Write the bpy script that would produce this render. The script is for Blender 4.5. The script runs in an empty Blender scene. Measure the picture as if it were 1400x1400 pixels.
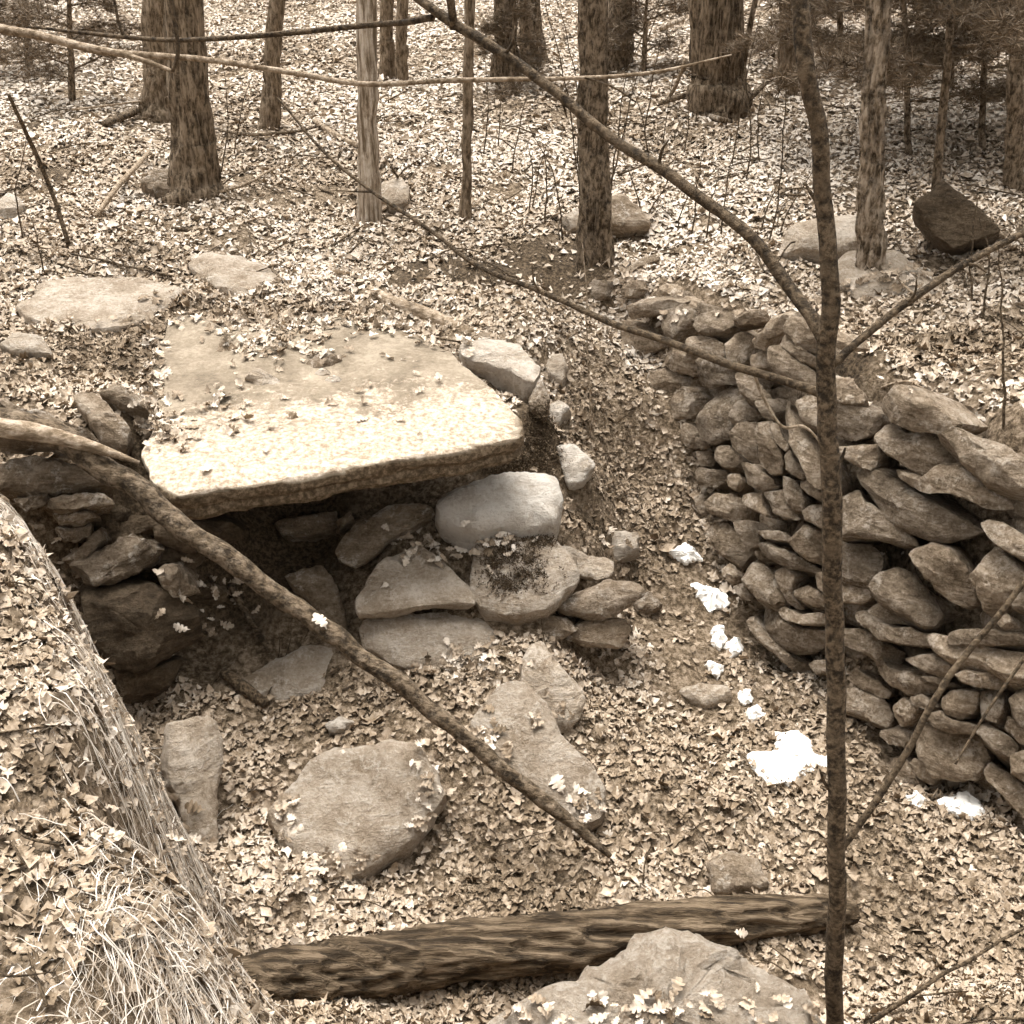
import bpy, math, random
import numpy as np
from mathutils import Vector, Matrix
from mathutils.geometry import delaunay_2d_cdt

# ------------------------------------------------------------------ camera, sky, sun, exposure
scene = bpy.context.scene
COL = scene.collection
FP = 1500.0                      # focal length in pixels of the 1400 px photograph
CAM = np.array([0.0, 0.0, 3.0]); PITCH = math.radians(28)
cam_data = bpy.data.cameras.new('camera'); cam = bpy.data.objects.new('camera', cam_data); COL.objects.link(cam)
cam.location = CAM; cam.rotation_euler = (math.pi/2 - PITCH, 0, 0)
cam_data.sensor_width = 36; cam_data.sensor_fit = 'HORIZONTAL'; cam_data.lens = 36*FP/1400
cam_data.clip_start = 0.02; cam_data.clip_end = 500
scene.camera = cam

SUN_EL, SUN_AZ = math.radians(74), math.radians(-25)     # azimuth from +Y (behind the scene) towards +X
world = bpy.data.worlds.new('World'); scene.world = world; world.use_nodes = True
wn = world.node_tree; wn.nodes.clear()
sky = wn.nodes.new('ShaderNodeTexSky'); sky.sky_type = 'NISHITA'; sky.sun_disc = False
sky.sun_elevation = SUN_EL; sky.sun_rotation = SUN_AZ; sky.air_density = 1.0; sky.dust_density = 4.0
hsv = wn.nodes.new('ShaderNodeHueSaturation'); hsv.inputs['Saturation'].default_value = 0.0   # grey overcast
bg = wn.nodes.new('ShaderNodeBackground'); bg.inputs['Strength'].default_value = 0.10
wo = wn.nodes.new('ShaderNodeOutputWorld')
wn.links.new(sky.outputs[0], hsv.inputs['Color']); wn.links.new(hsv.outputs[0], bg.inputs[0]); wn.links.new(bg.outputs[0], wo.inputs[0])
sun_data = bpy.data.lights.new('sun', 'SUN'); sun = bpy.data.objects.new('sun', sun_data); COL.objects.link(sun)
sun_data.energy = 1.8; sun_data.angle = math.radians(42); sun_data.color = (1.0, 0.975, 0.94)
sd = Vector((math.sin(SUN_AZ)*math.cos(SUN_EL), math.cos(SUN_AZ)*math.cos(SUN_EL), math.sin(SUN_EL)))
sun.rotation_euler = (-sd).to_track_quat('-Z', 'Y').to_euler(); sun.location = (0, 0, 20)
scene.view_settings.view_transform = 'Standard'; scene.view_settings.look = 'None'
scene.view_settings.exposure = 1.7; scene.view_settings.gamma = 1.0
scene.cycles.max_bounces = 3; scene.cycles.diffuse_bounces = 3; scene.cycles.glossy_bounces = 1; scene.cycles.transmission_bounces = 2; scene.cycles.transparent_max_bounces = 2
scene.cycles.caustics_reflective = False; scene.cycles.caustics_refractive = False; scene.cycles.use_adaptive_sampling = True; scene.cycles.adaptive_threshold = .035; scene.cycles.adaptive_min_samples = 16

# ------------------------------------------------------------------ helpers
rng = np.random.default_rng(7)
FWD = np.array([0, math.cos(PITCH), -math.sin(PITCH)]); UPV = np.array([0, math.sin(PITCH), math.cos(PITCH)]); RTV = np.array([1.0, 0, 0])
def ray(px, py):
    px = np.asarray(px, float); py = np.asarray(py, float)
    return FWD + ((px-700)/FP)[..., None]*RTV + ((700-py)/FP)[..., None]*UPV
def at_t(px, py, t): return CAM + ray(px, py)*t
def at_y(px, py, y): d = ray(px, py); return CAM + d*(y/d[1])
def at_z(px, py, z): d = ray(px, py); return CAM + d*((z-3.0)/d[2])
def V(v): return v/np.linalg.norm(v)

def hash3(ix, iy, iz, seed):
    h = (ix.astype(np.int64)*374761393 + iy.astype(np.int64)*668265263 + iz.astype(np.int64)*2147483647 + seed*1274126177) & 0xffffffff
    h = ((h ^ (h >> 13))*1274126177) & 0xffffffff
    h = ((h ^ (h >> 16))*2246822519) & 0xffffffff
    return ((h ^ (h >> 15)) & 0xffffff)/float(0xffffff)
def vnoise(p, seed=0):
    p = np.asarray(p, float); i = np.floor(p); f = p-i; f = f*f*(3-2*f); i = i.astype(np.int64); r = 0
    for dx in (0, 1):
        for dy in (0, 1):
            for dz in (0, 1):
                w = (f[..., 0] if dx else 1-f[..., 0])*(f[..., 1] if dy else 1-f[..., 1])*(f[..., 2] if dz else 1-f[..., 2])
                r = r + w*hash3(i[..., 0]+dx, i[..., 1]+dy, i[..., 2]+dz, seed)
    return r*2-1
def fbm(p, seed=0, o=4):
    s = 0; a = .5
    for k in range(o): s = s + a*vnoise(np.asarray(p)*2**k + 17.3*k, seed+k); a *= .5
    return s

def mesh_np(name, verts, faces, nside, uvcol=None, smooth=False):
    """faces: (F,nside) array, or list of arrays with differing sides"""
    me = bpy.data.meshes.new(name)
    fl = faces if isinstance(faces, list) else [faces]
    verts = np.ascontiguousarray(verts, np.float32)
    me.vertices.add(len(verts)); me.vertices.foreach_set('co', verts.ravel())
    idx = np.concatenate([np.asarray(f).ravel() for f in fl]).astype(np.int32)
    sizes = np.concatenate([np.full(len(f), np.asarray(f).shape[1]) for f in fl]).astype(np.int32)
    starts = np.concatenate([[0], np.cumsum(sizes)[:-1]]).astype(np.int32)
    me.loops.add(len(idx)); me.loops.foreach_set('vertex_index', idx)
    me.polygons.add(len(sizes)); me.polygons.foreach_set('loop_start', starts)
    if smooth: me.polygons.foreach_set('use_smooth', np.ones(len(sizes), bool))
    if uvcol is not None:
        a = me.attributes.new('tone', 'FLOAT', 'POINT'); a.data.foreach_set('value', np.ascontiguousarray(uvcol, np.float32))
    me.update(calc_edges=True); me.validate()
    return me
def link(name, me, mat=None, parent=None, loc=None, **tags):
    o = bpy.data.objects.new(name, me)
    if me is not None and mat is not None and not me.materials: me.materials.append(mat)
    COL.objects.link(o)
    if parent is not None:
        o.parent = parent
        if loc is not None: o.location = Vector(loc) - parent.location
        else: o.location = -parent.location
    elif loc is not None: o.location = loc
    for k, v in tags.items():
        if v: o[k] = v
    return o
def empty(name, loc, label, category, group=None):
    o = bpy.data.objects.new(name, None); o.empty_display_size = .1; COL.objects.link(o); o.location = loc
    o['label'] = label; o['category'] = category
    if group: o['group'] = group
    return o

# ------------------------------------------------------------------ materials (sepia-brown natural tones)
def sep(v): r = v*1.15; return (min(r, 1), min(r*(.655+.38*v), 1), min(r*(.335+.68*v), 1), 1)
def new_mat(name, rough=.85):
    m = bpy.data.materials.new(name); m.use_nodes = True; nt = m.node_tree; nt.nodes.clear()
    b = nt.nodes.new('ShaderNodeBsdfPrincipled'); o = nt.nodes.new('ShaderNodeOutputMaterial'); nt.links.new(b.outputs[0], o.inputs[0])
    b.inputs['Roughness'].default_value = rough; b.inputs['Specular IOR Level'].default_value = .25
    return m, nt, b
def ramp(nt, src, stops):
    r = nt.nodes.new('ShaderNodeValToRGB'); e = r.color_ramp.elements
    while len(e) < len(stops): e.new(.5)
    for k, (p, v) in enumerate(stops): e[k].position = p; e[k].color = sep(v) if not isinstance(v, tuple) else v
    nt.links.new(src, r.inputs[0]); return r.outputs[0]
def tex_noise(nt, vec, scale, detail=8, rough=.6):
    n = nt.nodes.new('ShaderNodeTexNoise'); n.inputs['Scale'].default_value = scale; n.inputs['Detail'].default_value = min(detail, 6)
    n.inputs['Roughness'].default_value = rough; nt.links.new(vec, n.inputs['Vector']); return n.outputs[0]
def math_n(nt, op, a, b=None, clamp=False):
    m = nt.nodes.new('ShaderNodeMath'); m.operation = op; m.use_clamp = clamp
    for k, s in enumerate((a, b)):
        if s is None: continue
        if isinstance(s, (int, float)): m.inputs[k].default_value = s
        else: nt.links.new(s, m.inputs[k])
    return m.outputs[0]
def mixc(nt, fac, a, b, mode='MIX'):
    m = nt.nodes.new('ShaderNodeMix'); m.data_type = 'RGBA'; m.blend_type = mode
    if isinstance(fac, (int, float)): m.inputs[0].default_value = fac
    else: nt.links.new(fac, m.inputs[0])
    for k, s in ((6, a), (7, b)):
        if isinstance(s, tuple): m.inputs[k].default_value = s
        else: nt.links.new(s, m.inputs[k])
    return m.outputs[2]
def obj_vec(nt, stretch=(1, 1, 1)):
    tc = nt.nodes.new('ShaderNodeTexCoord'); oi = nt.nodes.new('ShaderNodeObjectInfo')
    mp = nt.nodes.new('ShaderNodeMapping'); mp.inputs['Scale'].default_value = stretch
    nt.links.new(tc.outputs['Object'], mp.inputs['Vector'])
    ad = nt.nodes.new('ShaderNodeVectorMath'); ad.operation = 'ADD'
    ml = math_n(nt, 'MULTIPLY', oi.outputs['Random'], 37.0)
    nt.links.new(mp.outputs[0], ad.inputs[0]); nt.links.new(ml, ad.inputs[1])
    return ad.outputs[0], oi.outputs['Random']
def bump(nt, b, h, strength, dist):
    n = nt.nodes.new('ShaderNodeBump'); n.inputs['Strength'].default_value = strength; n.inputs['Distance'].default_value = dist
    nt.links.new(h, n.inputs['Height']); nt.links.new(n.outputs[0], b.inputs['Normal'])

def stone_mat(name, dark, mid, light, lichen=.0, spread=.35, lich_tone=.6, band=.35):
    m, nt, b = new_mat(name, .88); vec, rnd = obj_vec(nt); vb, _ = obj_vec(nt, (1, 1, 4.5))
    big = tex_noise(nt, vec, 6, 6, .6); fine = tex_noise(nt, vec, 60, 10, .8); bands = tex_noise(nt, vb, 11, 8, .7)
    f = math_n(nt, 'ADD', math_n(nt, 'MULTIPLY', big, .62-band), math_n(nt, 'ADD', math_n(nt, 'MULTIPLY', fine, .38), math_n(nt, 'MULTIPLY', bands, band)))
    c = ramp(nt, f, [(.40, dark), (.5, mid), (.60, light)])
    vor = nt.nodes.new('ShaderNodeTexVoronoi'); vor.inputs['Scale'].default_value = 150; nt.links.new(vec, vor.inputs['Vector'])
    sp = ramp(nt, vor.outputs['Distance'], [(.0, (.3, .3, .3, 1)), (.22, (1, 1, 1, 1))])
    c = mixc(nt, .4, c, sp, 'MULTIPLY')
    if lichen > 0:
        l1 = tex_noise(nt, vec, 9, 12, .78)
        l2 = math_n(nt, 'ADD', math_n(nt, 'MULTIPLY', l1, .7), math_n(nt, 'MULTIPLY', fine, .3))
        mask = ramp(nt, l2, [(.545-lichen*.10, (0, 0, 0, 1)), (.62-lichen*.10, (1, 1, 1, 1))])
        c = mixc(nt, math_n(nt, 'MULTIPLY', mask, .7), c, sep(lich_tone))
    hv = nt.nodes.new('ShaderNodeHueSaturation'); nt.links.new(c, hv.inputs['Color'])
    nt.links.new(math_n(nt, 'ADD', math_n(nt, 'MULTIPLY', rnd, spread*2), 1-spread), hv.inputs['Value'])
    nt.links.new(hv.outputs[0], b.inputs['Base Color'])
    mid_n = tex_noise(nt, vec, 18, 10, .7)
    h = math_n(nt, 'ADD', math_n(nt, 'ADD', mid_n, math_n(nt, 'MULTIPLY', bands, .9)), math_n(nt, 'MULTIPLY', fine, .7))
    bump(nt, b, h, 1.0, .03); return m
def bark_mat(name, dark, mid, light, stretch=(1, 1, .18), scale=30, patch=None, bs=.9):
    m, nt, b = new_mat(name, .9); vec, rnd = obj_vec(nt, stretch)
    n1 = tex_noise(nt, vec, scale, 8, .65)
    c = ramp(nt, n1, [(.40, dark), (.5, mid), (.61, light)])
    v2, _ = obj_vec(nt); n2 = tex_noise(nt, v2, 20, 6, .75)
    if patch is not None:
        msk = ramp(nt, n2, [(.48, (0, 0, 0, 1)), (.66, (1, 1, 1, 1))]); c = mixc(nt, math_n(nt, 'MULTIPLY', msk, .7), c, sep(patch))
    nt.links.new(c, b.inputs['Base Color']); bump(nt, b, n1, bs, .04); return m
def attr_mat(name, stops, rough=.7, trans=0.0, fine=60):
    m, nt, b = new_mat(name, rough); a = nt.nodes.new('ShaderNodeAttribute'); a.attribute_name = 'tone'
    tc = nt.nodes.new('ShaderNodeTexCoord'); n = tex_noise(nt, tc.outputs['Object'], fine, 4, .6)
    f = math_n(nt, 'ADD', a.outputs['Fac'], math_n(nt, 'MULTIPLY', math_n(nt, 'SUBTRACT', n, .5), .6))
    c = ramp(nt, f, stops); nt.links.new(c, b.inputs['Base Color'])
    if trans > 0:
        t = nt.nodes.new('ShaderNodeBsdfTranslucent'); nt.links.new(c, t.inputs[0]); mx = nt.nodes.new('ShaderNodeMixShader'); mx.inputs[0].default_value = trans
        o = [x for x in nt.nodes if x.type == 'OUTPUT_MATERIAL'][0]
        nt.links.new(b.outputs[0], mx.inputs[1]); nt.links.new(t.outputs[0], mx.inputs[2]); nt.links.new(mx.outputs[0], o.inputs[0])
    return m

M = {}
M['wall'] = stone_mat('wall_stone', .09, .24, .42, .16, .28, .50)
M['grey'] = stone_mat('field_stone', .22, .38, .52, .25, .12, .56, .15)
M['pale'] = stone_mat('pale_stone', .36, .47, .56, .6, .08, .62, .1)
M['white'] = stone_mat('lichen_white_stone', .42, .56, .66, .8, .04, .68, .1)
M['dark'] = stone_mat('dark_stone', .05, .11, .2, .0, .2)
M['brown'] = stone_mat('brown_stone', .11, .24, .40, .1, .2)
M['bark'] = bark_mat('furrowed_bark', .03, .11, .26, (1, 1, .2), 44, .26)
M['bark_dark'] = bark_mat('dark_bark', .03, .10, .24, (1, 1, .45), 50, .3)
M['bark_mid'] = bark_mat('smooth_grey_bark', .06, .15, .28, (1, 1, .3), 44, .26)
M['sapling'] = bark_mat('speckled_sapling_bark', .022, .07, .16, (1, 1, 1), 75, .16, .7)
M['bark_patchy'] = bark_mat('flaking_bark', .04, .16, .36, (1, 1, .4), 34, .4)
M['deadwood'] = bark_mat('bare_weathered_wood', .12, .36, .52, (1, 1, .10), 44, .16, .9)
M['drywood'] = bark_mat('dry_fallen_wood', .12, .24, .38, (.5, .5, 1), 40, .16, .6)
M['twig'] = bark_mat('twig_bark', .025, .06, .14, (1, 1, 1), 70, .15, .7)
M['twig_pale'] = bark_mat('pale_twig_bark', .12, .22, .36, (1, 1, 1), 60, None, .5)
M['log'] = bark_mat('rotting_log', .03, .085, .19, (.12, 1, 1), 44, None, 1.0)
M['stick'] = bark_mat('fallen_stick_bark', .03, .09, .2, (.5, .9, .7), 50, .3, 1.0)
M['leaf'] = attr_mat('dry_leaf', [(.0, .04), (.3, .18), (.6, .36), (1.0, .60)], .75, 0, 110)
M['straw'] = attr_mat('dry_straw', [(.0, .2), (.5, .42), (1.0, .68)], .6, .15)
M['needle'] = attr_mat('pine_needles', [(.0, .06), (.5, .13), (1.0, .28)], .6, .0)
M['moss'] = attr_mat('dark_moss', [(.0, .05), (.6, .11), (1.0, .24)], .9)
m, nt, b = new_mat('snow', .6); b.inputs['Base Color'].default_value = (.93, .89, .82, 1)
tc = nt.nodes.new('ShaderNodeTexCoord'); bump(nt, b, tex_noise(nt, tc.outputs['Object'], 60, 6), .4, .01); M['snow'] = m
m, nt, b = new_mat('lichen', .9); tc = nt.nodes.new('ShaderNodeTexCoord')
nt.links.new(ramp(nt, tex_noise(nt, tc.outputs['Object'], 90, 5), [(.35, .34), (.6, .56)]), b.inputs['Base Color']); M['lichen'] = m
# forest floor: humus with leaf mould
m, nt, b = new_mat('forest_floor', .95); tc = nt.nodes.new('ShaderNodeTexCoord'); ov = tc.outputs['Object']
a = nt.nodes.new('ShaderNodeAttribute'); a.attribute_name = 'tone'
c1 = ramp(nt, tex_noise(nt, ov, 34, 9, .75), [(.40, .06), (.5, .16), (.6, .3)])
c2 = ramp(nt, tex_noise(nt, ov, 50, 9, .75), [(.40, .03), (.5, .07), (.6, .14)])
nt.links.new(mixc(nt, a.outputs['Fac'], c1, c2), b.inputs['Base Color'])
bump(nt, b, tex_noise(nt, ov, 40, 9, .7), 1.0, .03); M['ground'] = m

# ------------------------------------------------------------------ terrain
RB = [(2.9, 1.5, .5), (2.4, 2.05, .2), (1.96, 2.75, .08), (1.6, 3.3, .02), (1.03, 4.29, .1), (.92, 4.9, .4), (.78, 5.25, .72), (.53, 5.9, .88)]
RT = [(3.4, 1.7, 1.38), (2.85, 2.3, 1.38), (2.4, 3.05, 1.40), (2.05, 3.6, 1.44), (1.5, 4.5, 1.36), (1.38, 5.05, 1.32), (1.2, 5.5, 1.28), (.85, 6.15, 1.24)]
LB = [(-.6, .6, 1.45), (-.63, .95, 1.43), (-.67, 1.24, 1.40), (-.73, 1.48, 1.40), (-.83, 1.79, 1.39), (-.96, 2.07, 1.38), (-1.12, 2.41, 1.39), (-1.34, 2.87, 1.45), (-1.62, 3.12, 1.47), (-2.3, 3.3, 1.46)]
LBB = [(-.42, 1.35, 1.0), (-.55, 1.6, .75), (-.74, 1.85, .5), (-.97, 2.25, .2), (-1.08, 2.72, .2), (-1.22, 3.02, .18), (-1.45, 3.3, .2), (-1.8, 3.42, .3), (-2.3, 3.52, .6)]
others = [(.2, .6, 1.35), (.9, .7, 1.3), (1.8, .8, 1.3), (2.9, .9, 1.35), (-.05, 1.6, .65), (.4, 1.7, .6), (1.0, 1.7, .72), (1.8, 1.75, .8),
 (.0, 2.2, .03), (.6, 2.25, .04), (1.1, 2.35, .05), (1.7, 2.4, .08),
 (-1.5, 1.0, 1.55), (-1.6, 2.2, 1.47), (-2.5, 2.5, 1.5), (-4, 1, 1.6), (-4, 3.4, 1.35),
 (-1.5, 3.72, .18), (-1.2, 3.85, .25), (-2.25, 3.85, 1.2), (-1.8, 3.98, 1.18), (-1.55, 4.25, 1.18),
 (-1.1, 4.2, .45), (-.6, 4.15, .5), (-.2, 4.15, .58), (.08, 4.2, .66), (-1.2, 4.55, .6), (-.6, 4.6, .65), (-.05, 4.55, .75),
 (-1.35, 4.8, 1.08), (-.6, 4.85, 1.08), (.1, 4.8, 1.0), (.3, 4.6, .8), (.45, 5.0, .66), (.35, 5.5, 1.0), (.05, 5.3, 1.18),
 (-.9, 3.6, .26), (-.4, 3.6, .3), (-.1, 3.75, .4), (.12, 3.85, .42), (.45, 3.9, .12), (.42, 4.25, .3), (.6, 4.3, .14), (.75, 4.3, .12), (.7, 4.8, .4), (.62, 5.2, .66),
 (-.9, 3.0, .1), (-.3, 3.0, .1), (.3, 3.0, .06), (.9, 3.0, .03), (1.4, 3.0, .03), (.3, 3.5, .13), (.8, 3.7, .06),
 (-3, 4.5, 1.3), (-3, 6, 1.38), (-1.5, 5.35, 1.2), (-.5, 5.5, 1.24), (.1, 6.2, 1.28), (-1, 7, 1.38), (1, 7, 1.38), (2, 6, 1.46), (3, 4.5, 1.52), (3.5, 3, 1.5), (4, 6, 1.65), (6, 2, 1.6),
 (6, 8, 1.9), (-6, 3, 1.4), (-6, 8, 1.6), (-3, 10, 1.6), (0, 10, 1.62), (3, 10, 1.75), (-5, 16, 2.05), (0, 16, 2.1), (6, 16, 2.3), (-12, 10, 1.7), (14, 8, 2.4),
 (-10, 25, 3.6), (0, 25, 3.7), (12, 25, 4.2), (-30, 40, 8), (0, 40, 9), (30, 40, 9.5), (-90, 100, 22), (90, 100, 22), (-90, -60, 1), (90, -60, 1), (0, -60, 1),
 (-20, -10, 1.4), (20, -10, 1.6), (0, -4, 1.5), (-8, -2, 1.5), (8, -2, 1.6), (90, 10, 4), (-90, 10, 2), (0, 100, 24)]
RBt = [(x+.17, y+.10, z) for x, y, z in RB]
pts = RBt + RT + LB + LBB + others
cons = []; k = 0
for L in (RBt, RT, LB, LBB): cons += [(k+i, k+i+1) for i in range(len(L)-1)]; k += len(L)
vo, _, fo, orig, _, _ = delaunay_2d_cdt([Vector(p[:2]) for p in pts], cons, [], 0, 1e-7)
Zs = np.zeros(len(vo))
P3 = np.array(pts)
for i, v in enumerate(vo):
    if orig[i]: Zs[i] = P3[orig[i][0], 2]
    else: Zs[i] = P3[np.argmin(np.hypot(P3[:, 0]-v.x, P3[:, 1]-v.y)), 2]
TV = np.array([[v.x, v.y] for v in vo]); TF = [f for f in fo if len(f) == 3]
def tin(x, y):
    x = np.asarray(x, float); y = np.asarray(y, float); z = np.full(x.shape, 1.5)
    for f in TF:
        (ax, ay), (bx, by), (cx, cy) = TV[f[0]], TV[f[1]], TV[f[2]]
        m = (x >= min(ax, bx, cx)-1e-6) & (x <= max(ax, bx, cx)+1e-6) & (y >= min(ay, by, cy)-1e-6) & (y <= max(ay, by, cy)+1e-6)
        if not m.any(): continue
        X = x[m]; Y = y[m]; den = (by-cy)*(ax-cx)+(cx-bx)*(ay-cy)
        l1 = ((by-cy)*(X-cx)+(cx-bx)*(Y-cy))/den; l2 = ((cy-ay)*(X-cx)+(ax-cx)*(Y-cy))/den; l3 = 1-l1-l2
        ok = (l1 > -1e-5) & (l2 > -1e-5) & (l3 > -1e-5); zz = z[m]; zz[ok] = (l1*Zs[f[0]]+l2*Zs[f[1]]+l3*Zs[f[2]])[ok]; z[m] = zz
    return z
GX0, GX1, GY0, GY1, GS = -9.0, 9.0, -1.5, 18.0, .05
gx = np.arange(GX0, GX1+1e-9, GS); gy = np.arange(GY0, GY1+1e-9, GS)
XX, YY = np.meshgrid(gx, gy); W3 = np.stack([XX, YY, 0*XX], -1)
BASE = tin(XX+fbm(W3*3.2, 61, 3)*.16, YY+fbm(W3*3.2, 67, 3)*.16)
def blur(a, r):
    p = np.pad(a, r, mode='edge'); s = 0
    for i in range(2*r+1): s = s + p[i:i+a.shape[0], :]
    p = s/(2*r+1); s = 0
    for i in range(2*r+1): s = s + p[:, i:i+a.shape[1]]
    return s/(2*r+1)
sm = blur(blur(BASE, 1), 1); far = blur(blur(sm, 14), 14)
wfar = np.clip((np.hypot(XX-.2, YY-3.2)-3.2)/1.5, 0, 1); BASE = sm*(1-wfar)+far*wfar
P2 = np.stack([XX, YY, 0*XX], -1)
BASE = BASE + fbm(P2*2.4, 3, 3)*.10 + fbm(P2*8, 5, 3)*.06
def H(x, y):
    x = np.asarray(x, float); y = np.asarray(y, float)
    u = (x-GX0)/GS; v = (y-GY0)/GS; inn = (u >= 0) & (v >= 0) & (u < len(gx)-1) & (v < len(gy)-1)
    ui = np.clip(u, 0, len(gx)-1.001); vi = np.clip(v, 0, len(gy)-1.001); i = ui.astype(int); j = vi.astype(int); a = ui-i; b_ = vi-j
    z = BASE[j, i]*(1-a)*(1-b_)+BASE[j, i+1]*a*(1-b_)+BASE[j+1, i]*(1-a)*b_+BASE[j+1, i+1]*a*b_
    if not inn.all():
        z = np.where(inn, z, tin(np.where(inn, 0, x), np.where(inn, 0, y)) + fbm(np.stack([x, y, 0*x], -1)*.4, 9, 3)*.25)
    return z
def slope_n(x, y, e=.06):
    nx = -(H(x+e, y)-H(x-e, y))/(2*e); ny = -(H(x, y+e)-H(x, y-e))/(2*e)
    n = np.stack([nx, ny, np.ones_like(nx)], -1); return n/np.linalg.norm(n, axis=-1, keepdims=True)
TT = np.geomspace(1.0, 40, 1500)
def hit(px, py, lift=0.0):
    d = ray(px, py); p = CAM + d[None]*TT[:, None]; below = p[:, 2] < H(p[:, 0], p[:, 1])+lift
    k = int(np.argmax(below)) if below.any() else len(TT)-1
    return p[k]
def gpt(px, py, lift=0.0): return hit(px, py, lift)

xs = np.concatenate([-9-np.geomspace(.3, 80, 26)[::-1], np.arange(-9, -3.2, .1), np.arange(-3.2, 3.2, .05), np.arange(3.2, 9.01, .1), 9+np.geomspace(.3, 80, 26)])
ys = np.concatenate([-1.5-np.geomspace(.3, 55, 20)[::-1], np.arange(-1.5, 7.0, .05), np.arange(7.0, 18.0, .1), 18+np.geomspace(.2, 78, 30)])
GXX, GYY = np.meshgrid(xs, ys); Zg = H(GXX.ravel(), GYY.ravel())
nxg, nyg = len(xs), len(ys)
ii = (np.arange(nyg-1)[:, None]*nxg + np.arange(nxg-1)[None]).ravel()
quads = np.stack([ii, ii+1, ii+1+nxg, ii+nxg], -1)
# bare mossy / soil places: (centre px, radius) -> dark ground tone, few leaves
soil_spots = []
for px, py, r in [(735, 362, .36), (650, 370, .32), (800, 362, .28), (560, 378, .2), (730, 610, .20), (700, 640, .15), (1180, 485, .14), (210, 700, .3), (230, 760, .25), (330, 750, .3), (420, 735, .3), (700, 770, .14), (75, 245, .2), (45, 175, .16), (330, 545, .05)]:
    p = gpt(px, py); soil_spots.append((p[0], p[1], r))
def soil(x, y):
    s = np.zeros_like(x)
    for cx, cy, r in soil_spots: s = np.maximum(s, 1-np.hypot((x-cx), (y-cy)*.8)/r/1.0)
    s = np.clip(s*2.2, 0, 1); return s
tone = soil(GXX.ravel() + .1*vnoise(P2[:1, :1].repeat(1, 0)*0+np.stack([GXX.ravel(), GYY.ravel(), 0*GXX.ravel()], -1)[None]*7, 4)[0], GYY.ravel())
verts = np.stack([GXX.ravel(), GYY.ravel(), Zg], -1)
link('ground', mesh_np('ground', verts, quads, 4, tone, True), M['ground'], kind='structure', label='leaf covered woodland ground with a sunken stone lined pit')

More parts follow.
